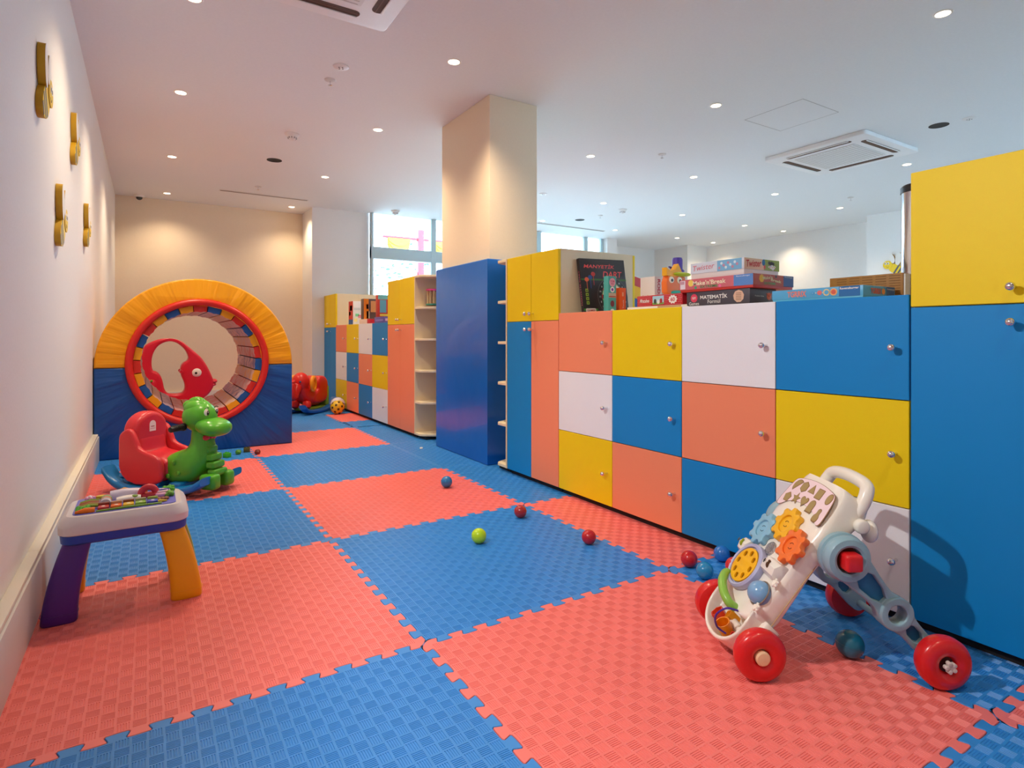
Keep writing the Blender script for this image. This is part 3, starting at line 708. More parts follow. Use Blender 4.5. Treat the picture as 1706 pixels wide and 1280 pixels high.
for s in (-1, 1):
    b = B(); b.tube([(.10+.055*math.cos(a), s*.125+s*.012*math.cos(a), .34+.075*math.sin(a)) for a in [2*PI*k/20 for k in range(20)]], .022, EO, 10, True, flat=.8); b.ball((.10, s*.115, .31), (.05, .012, .06), EO); b.obj('ear', t, label='orange ear')
    b = B(); b.ball((.245, s*.05, .37), (.008, .012, .012), M('2d5a8a', .2)); b.obj('eye', t)
    pth = smoothpath([(-.33, s*.13, .13), (-.26, s*.13, .06), (-.1, s*.13, .025), (.1, s*.13, .025), (.25, s*.13, .05), (.32, s*.13, .10)], 4)
    b = B(); b.loft([(p, (0, 1, 0), (0, 0, 1), .045, .022, 3.2) for p in pth], M('1b5fb4', .3), 18); b.obj('rocker', t, 50)
b = B(); b.box((-.26, -.115, .05), (-.20, .115, .30), EG, .03, 3); b.box((-.2, -.10, .03), (.15, .10, .07), EG, .02, 2); b.obj('back_base', t, 50)
# ---------------------------------------------------------------- balls and small blocks
def holed_ball2():
    t = thing('holed_ball', 'yellow plastic ball full of holes beside the elephant rocker', 'ball', (1.135, 5.03, .078))
    b = B(); b.ball((0, 0, 0), .077, M('e6b91c', .4), u=32, v=20); b.obj('shell', t, 60)
    b = B()
    for k in range(26):
        ph = math.acos(1-2*(k+.5)/26); th = k*2.39996
        n = Vector((math.sin(ph)*math.cos(th), math.sin(ph)*math.sin(th), math.cos(ph)))
        q = n.to_track_quat('Z', 'Y').to_matrix().to_4x4(); q.translation = n*.0762
        b.shape([rrect(-.012, -.012, .012, .012, .004)], M('4a3608', .6), 0, .0012, mx=q)
    b.obj('opening', t)
holed_ball2()
t = thing('holed_ball', 'white and pale purple ball behind the yellow holed ball', 'ball', (1.185, 5.21, .0))
b = B(); b.ball((0, 0, .085), .084, M('dcd8e4', .4)); b.obj('shell', t)
b = B(); b.tube([(.0845*math.cos(2*PI*k/30), .0845*math.sin(2*PI*k/30), .10) for k in range(30)], .004, M('8a84b4', .4), 6, True); b.tube([(.0845*math.cos(2*PI*k/30), 0, .085+.0845*math.sin(2*PI*k/30)) for k in range(30)], .004, M('8a84b4', .4), 6, True); b.obj('seam', t)
def pball(x, y, col, label, r=.0305):
    b = B(); b.ball((0, 0, 0), r, M(col, .22, coat=.3, vary=.02), u=36, v=22)
    b.tube([((r+.0001)*math.cos(2*PI*k/40), (r+.0001)*math.sin(2*PI*k/40), 0) for k in range(40)], .0004, M(col, .3), 6, True)
    o = b.obj('plastic_ball', None, 60); o.location = (x, y, r); o.rotation_euler = (random.random()*.8, random.random()*.8, 0); setp(o, label, 'ball', 'small plastic balls on the mats')
pball(.802, 1.52, '1f7fc4', 'small blue plastic ball farthest back, alone on a salmon mat', .033)
pball(.861, .82, 'a8262a', 'small dark red plastic ball farthest back of the red ones')
pball(.523, .623, 'b9dc1e', 'small yellow-green plastic ball on the blue mat', .032)
pball(.913, .366, 'c41822', 'small red plastic ball on the edge of the blue mat, middle of the reds')
pball(1.082, -.026, 'c41822', 'small red plastic ball nearest the white walker', .031)
pball(1.235, -.055, '2a78cc', 'small blue plastic ball touching the lockers left of the white walker')
pball(1.044, -.131, '1e8cc8', 'small light blue plastic ball half hidden behind the walker front wheel', .0305)
pball(.967, -.687, '0d6e8c', 'dark teal plastic ball under the white walker', .036)
b = B(); b.lathe([(.0001, 0), (.012, 0), (.014, .004), (.011, .012), (.0001, .014)], WHITE, T(1.137, 2.729-.06, 0), 16); setp(b.obj('bottle_cap'), 'tiny white cap on the blue mat before the pillar padding', 'cap')
for x, y, c, l, k in ((-.238, 3.17, 'd9c21a', 'tiny yellow toy block beside the dinosaur rocker, leftmost of the row', 'b'), (-.185, 3.12, '3fae1e', 'tiny bright green toy block second from the left by the tunnel', 'c'), (-.101, 3.20, '4f9a2c', 'tiny round green toy block, middle of the row by the tunnel', 'b'), (-.035, 3.26, '54501e', 'tiny dark olive toy cube nearest the tunnel base', 'c'), (.021, 3.13, '7a2a1c', 'tiny dark red round toy block at the right end of the row', 'b')):
    b = B()
    if k == 'c':
        b.box((-.022, -.02, 0), (.022, .02, .034), M(c, .35), .004, 2); b.box((-.018, -.0205, .012), (.018, .0205, .018), M(c, .2), .001, 1)
        for q in (-.01, .01): b.cyl((q, 0, .034), (q, 0, .04), .006, M(c, .35), 12)
    else: b.lathe([(.0001, 0), (.014, .001), (.021, .01), (.021, .022), (.014, .033), (.0001, .035)], M(c, .35), I4, 10)
    o = b.obj('toy_block', None, 30); o.location = (x, y, 0); o.rotation_euler = (0, 0, x*5); setp(o, l, 'toy block', 'tiny toy blocks by the tunnel')
#PART3
# ---------------------------------------------------------------- activity table (local: origin on the floor under its middle)
t = thing('activity_table', 'toddler activity table with white top, one purple and one orange front leg', 'activity table', (-.732, .83, 0), .0)
TW, TD = .178, .138
def rr(w, d, r): return rrect(-w, -d, w, d, r, 6)
WT = M('dcd8dc', .4, vary=.01)
def ringloft(b, rings, m, cap0=True, cap1=True):
    vs = []; fs = []; n = len(rings[0][0])
    for o, z in rings: vs += [(x, y, z) for x, y in o]
    for i in range(len(rings)-1):
        for k in range(n): k2 = (k+1) % n; fs.append([i*n+k, i*n+k2, (i+1)*n+k2, (i+1)*n+k])
    if cap0: fs.append(list(range(n))[::-1])
    if cap1: fs.append([(len(rings)-1)*n+k for k in range(n)])
    b.add(vs, fs, m)
b = B(); ringloft(b, [(rr(TW-.012, TD-.012, .04), .232), (rr(TW-.006, TD-.006, .042), .237), (rr(TW-.004, TD-.004, .042), .262)], M('1c48b4', .35)); b.obj('blue_base', t)
b = B(); ringloft(b, [(rr(TW-.004, TD-.004, .045), .2625), (rr(TW, TD, .045), .266), (rr(TW+.001, TD+.001, .045), .288), (rr(TW-.006, TD-.006, .045), .305), (rr(TW-.020, TD-.018, .036), .318), (rr(TW-.024, TD-.022, .034), .319)], WT); b.obj('white_top', t, 25)
ZT = .3195
b = B(); b.shape([rrect(-.142, -.106, .142, .106, .02)], M('6a6fd8', .4), ZT-.001, ZT+.002, .0008); b.obj('play_panel', t, label='lilac blue panel')
LEG = {'purple': M('4b1f86', .35, vary=.02), 'orange': M('fab008', .35, vary=.02), 'green': M('a4b020', .35, vary=.02), 'gold': M('e0a41c', .35, vary=.02)}
for nm, sx, sy in (('purple', -1, -1), ('orange', 1, -1), ('gold', -1, 1), ('green', 1, 1)):
    b = B(); secs = []
    for k in range(13):
        f = k/12; z = .006+.228*f; cur = 1-f
        x = sx*(.128+.043*(1-f**1.7)+.0); y = sy*(.088+.035*(1-f**1.7))
        ww = .047-.009*f; dd = .020+.004*f
        secs.append(((x, y, z), (1, 0, 0), (0, 1, 0), ww, dd+.004, 3.5))
    x0, y0, _ = secs[0][0]; secs.insert(0, ((x0, y0, 0), (1, 0, 0), (0, 1, 0), .043, .020, 3.5))
    b.loft(secs, LEG[nm], 32)
    b.tube([(x0+.0478*math.copysign(abs(math.cos(a))**.57, math.cos(a)), y0+.0245*math.copysign(abs(math.sin(a))**.57, math.sin(a)), .030) for a in [2*PI*q/40 for q in range(40)]], .0009, LEG[nm], 6, True)
    b.obj('leg', t, 50, label=nm+' leg')
# toys moulded on the panel
def P1(name, build, lab=None, ang=45):
    b = B(); build(b); return b.obj(name, t, ang, label=lab)
KEYC = ['c8323a', 'ee6a1c', 'efc21e', '8cbf3a', '4a4fd0']
for i, c in enumerate(KEYC):
    b = B(); x = -.062+.034*i; b.box((x-.0155, -.092, ZT+.002), (x+.0155, -.062, ZT+.013), M(c, .3), .004, 2)
    b.shape([circ(x, -.079, .006, 5)], WHITE, ZT+.013, ZT+.0135); b.obj('piano_key', t, label='coloured key')
    b = B(); b.box((x-.0155, -.061, ZT+.002), (x+.0155, -.052, ZT+.02), M({0: '8a3a2a', 1: 'caa07c', 2: '8a4a2a', 3: 'b0b08a', 4: 'a0b84a'}[i], .35), .003, 2); b.obj('key_back', t)
P1('carrot', lambda b: (b.tube([(-.135, -.095, ZT+.006), (-.11, -.094, ZT+.009), (-.085, -.090, ZT+.006)], [.004, .009, .010], M('ee7a14', .35), 10)))
P1('broccoli', lambda b: [b.ball((-.128+.008*(k % 4), -.085+.009*(k//4), ZT+.006+.003*((k*7) % 3)), .0085, M('4fb52c', .4), u=10, v=7) for k in range(12)])
P1('broccoli', lambda b: [b.ball((.112+.008*(k % 4), .07+.009*(k//4), ZT+.006+.003*((k*5) % 3)), .0085, M('4fb52c', .4), u=10, v=7) for k in range(12)])
P1('pea_bunch', lambda b: [b.ball((.118+.007*(k % 3), -.012+.009*(k//3), ZT+.006+.003*((k*5) % 3)), .008, M('62a83a', .4), u=10, v=7) for k in range(9)])
P1('page', lambda b: b.shape([rrect(-.135, -.06, -.075, .05, .008)], M('9b86c8', .4), ZT+.002, ZT+.005, .001))
for k in range(4): P1('finger_slider', lambda b: b.tube([(-.13, -.045+.022*k, ZT+.008), (-.10, -.045+.022*k, ZT+.012), (-.078, -.045+.022*k, ZT+.010)], [.004, .006, .005], M(['9bb03a', 'a87a3c', 'b0603c', '86a83a'][k], .4), 8))
P1('roller', lambda b: (b.cyl((-.058, -.052, ZT+.012), (-.058, .02, ZT+.012), .016, M('c8c4d8', .15), 20, .003), b.lathe([(.0165, -.018), (.0172, -.012), (.0165, -.006)], M('8ab04a', .3), T(-.058, -.01, ZT+.012) @ R(PI/2, 'X'), 20), b.lathe([(.0165, -.018), (.0172, -.012), (.0165, -.006)], M('e08a2a', .3), T(-.058, -.03, ZT+.012) @ R(PI/2, 'X'), 20)))
P1('flip_book', lambda b: b.loft([((-.05+.011*k, .055+.0*k, ZT+.002), (0, 1, 0), (0, 0, 1), .022, .026+.004*math.sin(k*.4), 2.6) for k in range(9)], M('d9d4ec', .35), 24))
P1('white_handset', lambda b: (b.loft([((-.03+.01*k, .005+.0*k, ZT+.004), (0, 1, 0), (0, 0, 1), .016+.003*math.sin(k*.5), .011+.004*math.sin(k*.42), 2.4) for k in range(8)], WHITE, 20), b.ball((.022, .0, ZT+.012), (.012, .01, .008), M('7aa832', .4))))
P1('red_phone', lambda b: (b.tube([(.062+.022*math.cos(a), .02, ZT+.014+.022*math.sin(a)) for a in [PI*k/10 for k in range(11)]], .011, M('d8384a', .3), 12), b.box((.04, .0, ZT), (.088, .04, ZT+.016), M('c83244', .3), .006, 3)))
P1('clock_ring', lambda b: b.tube([(.10+.022*math.cos(a), .03+.018*math.sin(a), ZT+.014) for a in [2*PI*k/24 for k in range(24)]], .006, M('e8c4d8', .3), 10, True), 'pale pink ring')
P1('blue_slider', lambda b: b.box((.085, .02, ZT+.015), (.125, .034, ZT+.022), M('2a3fb0', .35), .003, 2))
P1('pink_block', lambda b: b.box((.082, -.012, ZT), (.115, .018, ZT+.014), M('d8a0c8', .35), .004, 2))
P1('brown_leaf', lambda b: [b.ball((.07+.011*k, -.045, ZT+.005), (.009, .012, .006), M('8a4a2c', .4), u=10, v=7) for k in range(5)])
P1('yellow_tab', lambda b: b.box((-.092, .075, ZT), (-.065, .095, ZT+.012), M('d8c01e', .35), .005, 2))
P1('yellow_tab', lambda b: b.box((.03, .08, ZT), (.06, .098, ZT+.016), M('efb01c', .35), .006, 2))
P1('orange_roof', lambda b: b.tube([(-.045, .088, ZT+.012), (-.01, .09, ZT+.02), (.02, .088, ZT+.014)], [.006, .009, .006], M('f0a81e', .35), 10))
P1('pink_flower', lambda b: [b.ball((-.108+.010*math.cos(a), .075+.010*math.sin(a), ZT+.008), .007, M('e4a8cc', .35), u=10, v=7) for a in [2*PI*k/5 for k in range(5)]]+[b.ball((-.108, .075, ZT+.012), .006, WHITE, u=10, v=7)])
P1('green_strip', lambda b: b.tube([(-.08, -.1, ZT+.003), (0, -.099, ZT+.005), (.1, -.098, ZT+.003)], .004, M('6a9c2c', .4), 8))
P1('yellow_pea', lambda b: b.tube([(.078, -.085, ZT+.005), (.095, -.082, ZT+.007), (.115, -.075, ZT+.004)], [.003, .006, .003], M('d8b83a', .4), 8))

# ---------------------------------------------------------------- push walker (local: x forward, y = away from the near side is negative)
ang = math.atan2(.52, -.854)
W_ = thing('push_walker', 'white baby push walker with red wheels and pale blue folding legs', 'baby walker', (.648, -.64, 0), ang)
WH = M('f6efe4', .25, coat=.3, vary=.01); WRED = M('dc1f22', .25, coat=.2, vary=.02); TL = M('8fb4c4', .3, vary=.02); TLD = M('2a6f9c', .3, vary=.02)
L2 = Vector((-.603, 0, .797)); N2 = Vector((.797, 0, .603)); O2 = Vector((.05, 0, .09)); SY = Vector((0, -1, 0))
def FP(s, l, n=0): return O2+SY*s+L2*l+N2*n            # a point on the tilted face: s across from the near side, l up along it, n out of it
FM = frame(O2, SY, L2, N2)                              # matrix: x=s, y=l, z=n   (right handed check below)
if abs(SY.cross(L2).dot(N2)-1) > 1e-3: FMs = -1
SC0 = .17
# shell
b = B(); secs = []
for l, hw, nb in ((.050, .070, .060), (.053, .084, .072), (.062, .096, .080), (.078, .108, .084), (.10, .116, .084), (.18, .119, .078), (.25, .118, .074), (.30, .122, .074), (.35, .128, .078), (.385, .124, .088), (.42, .117, .10), (.455, .110, .11), (.478, .104, .105), (.490, .092, .09)):
    secs.append((FP(SC0, l, -nb/2), SY, N2, hw, nb/2, 4.5))
b.loft(secs, WH, 48); body = b.obj('body_shell', W_, 50)
# seam lines on the shell side
b = B(); b.tube([FP(SC0-.1195+.002*(k in (0, 9)), .06+.026*k, -.055) for k in range(10)], .0012, M('c9a670', .5), 6); b.tube([FP(SC0+.1195, .06+.026*k, -.055) for k in range(10)], .0012, M('c9a670', .5), 6); b.obj('seam', body)
# tray at the bottom
b = B(); n = 26
outer = [(SC0+.104, .085)]+[(SC0+.107*math.cos(a), .045-.094*abs(math.sin(a))**.8) for a in [PI*k/n for k in range(n+1)]]+[(SC0-.104, .085)]
inner = [(SC0+.095, .085)]+[(SC0+.098*math.cos(a), .045-.083*abs(math.sin(a))**.8) for a in [PI*k/n for k in range(n+1)]]+[(SC0-.095, .085)]
b.shape([outer[::-1]+inner], WH, -.066, -.002, .0055, mx=FM, bres=3)
b.shape([outer], WH, -.072, -.065, .002, mx=FM); b.obj('toy_tray', W_, 50)
# wheel mounts below
b = B()
for s in (.066, .274): b.loft([(Vector((-.004-.012*k, -s, .067+.012*k)), (0, -1, 0), (.7, 0, .7), .018, .022+.001*k, 3) for k in range(5)], WH, 20)
b.cyl((0, -.03, .067), (0, -.31, .067), .012, WH, 16); b.obj('front_axle', W_)
def wheel(x, z, s0, out, r=.0655):
    """out=+1: outer face towards the near side"""
    mx = frame((x, -s0, z), (1, 0, 0), (0, 0, 1), (0, out, 0))
    # local z axis = x cross y = -y (near side) ... toward +s0 outwards
    b = B(); w2 = .044
    b.lathe([(.0001, -.013), (.019, -.013), (.022, -.006), (.027, -.002), (.040, .0015), (.052, .0), (.0605, -.005), (r, -.013), (r, -.030), (.061, -w2+.002), (.05, -w2-.001), (.02, -w2)], WRED, mx, 40)
    o = b.obj('wheel', W_, 40, label='red wheel')
    return o, mx
def hubcap(o, mx, c=None):
    b = B(); b.lathe([(.0001, .004), (.015, .003), (.0185, .0), (.0185, -.012)], M('f3cda4', .4), mx, 24); b.obj('hub_cap', o, label='cream hub cap')
def star(o, mx):
    b = B(); b.lathe([(.0001, -.0125), (.0188, -.0125), (.0188, -.0128)], M('3a1a14', .6), mx, 24)
    for k in range(5): b.cyl((.010*math.cos(k*1.2566), .010*math.sin(k*1.2566), -.004), (.010*math.cos(k*1.2566), .010*math.sin(k*1.2566), .008), .0055, M('d8d0cc', .35), 10, .001, mx=mx)
    b.cyl((0, 0, -.004), (0, 0, .007), .009, M('cfc8c4', .35), 12, .001, mx=mx); b.obj('axle_nut', o, label='grey knobbed axle nut')
RXB = -.445; RXF = -.43
o, mx = wheel(0, .0665, -.002, 1); hubcap(o, mx)
o, mx = wheel(0, .0665, .342, -1); hubcap(o, mx)
o, mx = wheel(RXB, .0665, -.042, 1); star(o, mx)
o, mx = wheel(RXF, .0665, .384, -1); star(o, mx)
# legs
XS = lambda s0: frame((0, -s0, 0), (1, 0, 0), (0, 0, 1), (0, 1, 0))     # plane x,z; local z points to the near side
def leg(sa, rx, near):
    P0 = Vector((-.218, .316)); P3 = Vector((rx, .0665)); d = (P3-P0).normalized(); nn = Vector((-d.y, d.x)); Lg = (P3-P0).length
    q = lambda a, c: tuple(P0+d*a+nn*c)
    t0 = Lg*.58
    out = [q(-.0, .052), q(.04, .046), q(t0-.055, .028), q(t0-.03, .036), q(t0, .044), q(t0+.03, .036), q(t0+.05, .026), q(Lg, .026), q(Lg+.02, .016), q(Lg+.026, 0), q(Lg+.02, -.016), q(Lg, -.026), q(t0+.05, -.026), q(t0+.03, -.036), q(t0, -.044), q(t0-.03, -.036), q(t0-.055, -.028), q(.04, -.046), q(0, -.052), q(-.037, -.037), q(-.053, 0), q(-.037, .037)]
    out = chaikin(out, 2)
    ring = [q(t0+.024*math.cos(a), .024*math.sin(a)) for a in [2*PI*k/28 for k in range(28)]]
    s1 = chaikin([q(.062, .028), q(t0-.045, .016), q(t0-.045, -.016), q(.062, -.028)], 1)
    s2 = chaikin([q(t0+.048, .015), q(Lg-.045, .014), q(Lg-.045, -.014), q(t0+.048, -.015)], 1)
    b = B(); z0, z1 = (-.012, .014)
    mxx = XS(sa)
    b.shape([out, ring[::-1], s1[::-1], s2[::-1]], TL, z0, z1, .004, mx=mxx, bres=3)
    ro = [q(t0+.0435*math.cos(a), .0435*math.sin(a)) for a in [2*PI*k/32 for k in range(32)]]
    b.shape([ro, ring[::-1]], TL, z0-.008, z1+.008, .004, mx=mxx, bres=3)
    o = b.obj('leg', W_, 50, label='pale blue leg')
    b = B(); b.shape([[q(.055, .03), q(t0-.04, .02), q(t0-.04, -.02), q(.055, -.03)]], TLD, -.006, .001, mx=mxx); b.shape([[q(t0+.042, .02), q(Lg-.04, .02), q(Lg-.04, -.02), q(t0+.042, -.02)]], TLD, -.006, .001, mx=mxx)
    b.obj('recess_panel', o, label='darker blue recessed panel')
    # hub disc
    sg = 1 if near else -1
    hm = mxx @ T(P0.x, P0.y, 0) @ (I4 if near else R(PI, 'X'))
    b = B(); b.lathe([(.0001, -.02), (.052, -.02), (.055, -.016), (.055, -.012), (.060, -.010), (.061, -.004), (.061, .004), (.056, .007), (.058, .011), (.058, .028), (.053, .036), (.040, .038), (.034, .035), (.033, .018), (.0001, .018)], TL, hm, 40); h = b.obj('hinge_hub', o, label='pale blue hinge hub')
    b = B(); b.lathe([(.0001, .0185), (.032, .0185), (.032, .020)], M('6b2410', .5), hm, 24); b.obj('hub_well', h, label='dark brown well')
    b = B(); b.box((-.022, -.022, .019), (.022, .022, .060), WRED, .009, 4, mx=hm); b.obj('release_knob', o, label='red rounded square knob')
    return o
leg(.028, RXB, True); leg(.314, RXF, False)
b = B(); b.cyl((-.218, -.075, .316), (-.218, -.265, .316), .058, WH, 32, .01); b.obj('shoulder', body)
b = B(); b.cyl((RXB, .01, .0665), (RXF, -.35, .0665), .010, TL, 14); b.obj('rear_axle', W_)
# handle
hp = smoothpath([FP(SC0-.088, .43, -.075), FP(SC0-.096, .475, -.072), FP(SC0-.094, .515, -.064), FP(SC0-.074, .537, -.058), FP(SC0, .543, -.052), FP(SC0+.070, .537, -.058), FP(SC0+.090, .515, -.064), FP(SC0+.094, .475, -.07), FP(SC0+.088, .43, -.075)], 5)
b = B(); b.tube(hp, [.0175]*len(hp), WH, 16); b.obj('handle', W_, 60)
for s in (-1, 1):
    b = B(); c = FP(SC0+s*.112, .435, -.085); b.cyl(c, c+SY*s*.022, .019, WH, 24, .006); b.ball(FP(SC0+s*.10, .44, -.125), (.02, .025, .03), WH); b.obj('side_knob', body, 50)
# printed panel with shapes
def poly(*p): return [tuple(a) for a in p]
BR = M('8a6844', .5); PK = M('f6dde4', .4); OL = M('a8905c', .45)
pan = chaikin([(.072, .37), (.100, .395), (.17, .405), (.238, .395), (.270, .368), (.285, .366), (.290, .38), (.278, .455), (.262, .470), (.17, .482), (.08, .470), (.062, .455), (.052, .385), (.058, .368)], 2)
ins = lambda p, f, c: [((x-c[0])*f+c[0], (y-c[1])*f+c[1]) for x, y in p]
pan = [(x, y-.004) for x, y in pan]
b = B(); b.shape([pan], BR, .0, .0012, mx=FM); b.shape([ins(pan, .975, (.17, .425))], PK, .0012, .0018, mx=FM); pp = b.obj('shape_panel', W_, label='pale pink panel printed with ten shapes')
def reg(cx, cy, r, n, a0=PI/2): return [(cx+r*math.cos(a0+2*PI*k/n), cy+r*math.sin(a0+2*PI*k/n)) for k in range(n)]
def starp(cx, cy, r): return [(cx+(r if k % 2 == 0 else r*.45)*math.cos(PI/2+PI*k/5), cy+(r if k % 2 == 0 else r*.45)*math.sin(PI/2+PI*k/5)) for k in range(10)]
heart = lambda cx, cy, r: [(cx+r*.062*16*math.sin(a)**3, cy+r*.062*(13*math.cos(a)-5*math.cos(2*a)-2*math.cos(3*a)-math.cos(4*a))) for a in [2*PI*k/28 for k in range(28)]]
shapes = [('half_moon', [(.244+.021*math.cos(-.9+PI*k/12), .441+.021*math.sin(-.9+PI*k/12)) for k in range(13)]), ('hexagon', reg(.212, .447, .0175, 6)), ('triangle', reg(.172, .448, .018, 3)), ('square', rrect(.119, .432, .147, .462, .002, 2)), ('oval', circ(.084, .446, .012, 24, .016)),
          ('pentagon', reg(.255, .398, .0165, 5)), ('star', starp(.214, .406, .019)), ('heart', heart(.173, .410, .017)), ('arched_door', [(.119, .387), (.119, .412)]+[(.132-.013*math.cos(PI*k/8), .412+.013*math.sin(PI*k/8)) for k in range(9)]+[(.145, .387)]), ('pear', chaikin([(.078, .372), (.098, .372), (.100, .388), (.093, .397), (.095, .408), (.087, .413), (.079, .408), (.081, .397), (.074, .386)], 2))]
for nm, p in shapes:
    p = [(x, y-.002) for x, y in p]
    c = (sum(x for x, y in p)/len(p), sum(y for x, y in p)/len(p))
    b = B(); b.shape([ins(p, 1.08, c)], BR, .0018, .0022, mx=FM); b.shape([ins(p, .93, c)], OL, .0022, .0026, mx=FM); b.obj('printed_'+nm, pp)
# gears
def gear(s, l, col, z0, nm):
    n = 8; r = .046; pts = []
    for k in range(n*10):
        a = 2*PI*k/(n*10); pts.append((s+(r+.0062*math.tanh(2.2*math.cos(a*n)))*math.cos(a), l+(r+.0062*math.tanh(2.2*math.cos(a*n)))*math.sin(a)))
    m = M(col, .3, coat=.2, vary=.01); b = B(); b.shape([pts, circ(s, l, .026, 32)[::-1]], m, z0, z0+.018, .002, mx=FM, bres=2)
    b.shape([circ(s, l, .0255, 32)], m, z0, z0+.013, .001, mx=FM); g = b.obj('gear', W_, 40, label=nm+' gear')
    b = B(); d = M(col, .5); 
    for q in range(2): b.tube([FM @ Vector((s+.009*math.cos(q*PI+.4+a*.25), l+.009*math.sin(q*PI+.4+a*.25), z0+.0133)) for a in range(8)], .0011, M({'yellow': '8a5c0c', 'orange': '8a3410', 'pale blue': '4a6a7c'}[nm], .5), 6)
    b.obj('face_mark', g)
gear(.078, .283, 'f5762c', .001, 'orange'); gear(.156, .325, 'f5b81c', .001, 'yellow'); gear(.236, .276, '86bedb', .001, 'pale blue')
# dial
b = B(); b.lathe([(.068, .0), (.070, .004), (.069, .018), (.064, .023), (.058, .021), (.057, .012), (.0001, .012)], M('b4b8dc', .3), FM @ T(.192, .161, 0), 44); dl = b.obj('dial', W_, 40, label='lilac rimmed dial')
b = B(); hs = [circ(.192+.037*math.cos(a), .161+.037*math.sin(a), .0085, 18)[::-1] for a in [2*PI*k/8 for k in range(8)]]
b.shape([circ(.192, .161, .053, 44)]+hs, M('f5b80c', .35), .014, .021, .001, mx=FM); b.obj('finger_disc', dl, label='yellow disc with finger holes')
b = B(); b.lathe([(.0001, .0125), (.052, .0125), (.052, .0135)], M('a8780c', .5), FM @ T(.192, .161, 0), 36); b.obj('disc_back', dl)
b = B(); b.lathe([(.021, .0), (.021, .004), (.018, .006), (.0001, .0045)], M('b8b8bc', .15, .9, bump=.003, bscale=300), FM @ T(.165, .243, 0), 24); b.obj('mirror', W_, label='silver mirror')
def roller(s0, s1, l, nm):
    b = B(); m = M('eeeae2', .15, trans=0); b.cyl(FP(s0, l, -.002), FP(s1, l, -.002), .026, m, 8, .002); r_ = b.obj('roller', W_, 30, label='cream eight-sided roller')
    b = B(); mid = (s0+s1)/2
    c = M('55381f', .5) if nm == 'near' else M('9aa81e', .5)
    b.ball(FP(mid, l, .0235), (.006, .004, .009), c, u=12, v=8); b.ball(FP(mid+.004, l+.010, .023), (.004, .003, .005), c, u=12, v=8); b.obj('printed_animal', r_)
    b = B(); b.box((-.004, -.002, 0), (.004, .002, .001), M('4a4a4c', .5), mx=FM @ T(mid+.024, l+.004, .024)); b.box((-.002, -.006, 0), (.002, .006, .001), M('4a4a4c', .5), mx=FM @ T(mid+.024, l+.004, .024)); b.obj('printed_mark', r_)
roller(.060, .128, .205, 'near'); roller(.245, .283, .203, 'far')
def dome(s, l, r, col, nm):
    b = B(); b.ball(FP(s, l, .0), r, M(col, .22, coat=.3, vary=.02)); o = b.obj('spinning_ball', W_, label=nm+' spinning ball')
    b = B(); b.tube([FP(s+(r+.002)*math.cos(a), l+(r+.002)*math.sin(a), .001) for a in [2*PI*k/32 for k in range(32)]], .0018, M('8a7a6c', .5), 6, True); b.obj('socket_rim', o)
dome(.085, .132, .032, '78a8d4', 'pale blue'); dome(.262, .135, .026, 'c8202c', 'red')
b = B(); hp = smoothpath([FP(.238, .112, .0), FP(.236, .108, .022), FP(.205, .088, .036), FP(.165, .068, .036), FP(.138, .056, .022), FP(.136, .054, .0)], 5); b.tube(hp, .0125, M('8cc04c', .3), 14); b.obj('toy_handset', W_, label='green curved handset')
b = B(); b.tube(smoothpath([FP(.115, .055, .001), FP(.120, .04, .028), FP(.135, .005, .03), FP(.150, -.02, .0), FP(.148, -.02, -.03)], 5), .0028, M('4a2aa0', .4), 8); b.obj('cord', W_, label='purple cord')
for s, l in ((.055, .10), (.052, .18)):
    b = B(); b.lathe([(.0001, .008), (.007, .008), (.009, .0)], WH, FM @ T(s, l, 0), 10)
    for k in range(5): b.ball(FM @ Vector((s+.009*math.cos(k*1.257), l+.009*math.sin(k*1.257), .004)), .004, WH, u=8, v=6)
    b.obj('small_bead_gear', W_)
# shape cups lying in the tray
WM = Matrix.Translation(W_.location) @ Matrix.Rotation(ang, 4, 'Z')
def cup(s, l, n, nseg, col, lab, ax=(0, 0, 1), r=.021):
    c = WM @ FP(s, l, n); axis = (WM.to_3x3() @ (SY*ax[0]+L2*ax[1]+N2*ax[2])).normalized()
    q = axis.to_track_quat('Z', 'Y').to_matrix().to_4x4()
    b = B(); b.lathe([(r*.85, -.02), (r, .02), (r*.86, .02), (r*.74, -.016), (.0001, -.016)], M(col, .35), q, nseg)
    o = b.obj('shape_cup', None, 30); o.location = c; setp(o, lab, 'toy cup', 'toy cups in the walker tray')
cup(.222, -.003, -.035, 6, 'e2401c', 'red-orange six-sided toy cup at the left of the walker tray', (.2, .3, 1))
cup(.165, -.012, -.03, 16, 'f58c0c', 'orange round toy cup in the middle of the walker tray', (-.1, .5, 1))
cup(.195, .018, -.052, 4, 'f2a020', 'small orange square toy cup behind the round one in the walker tray', (.2, .1, 1), .017)
cup(.125, -.012, -.055, 5, 'd8301c', 'red toy cup at the right of the walker tray', (-.3, .1, 1), .018)
cup(.19, -.028, -.062, 3, 'b8b02a', 'olive yellow toy cup lowest in the walker tray', (0, .1, 1), .016)

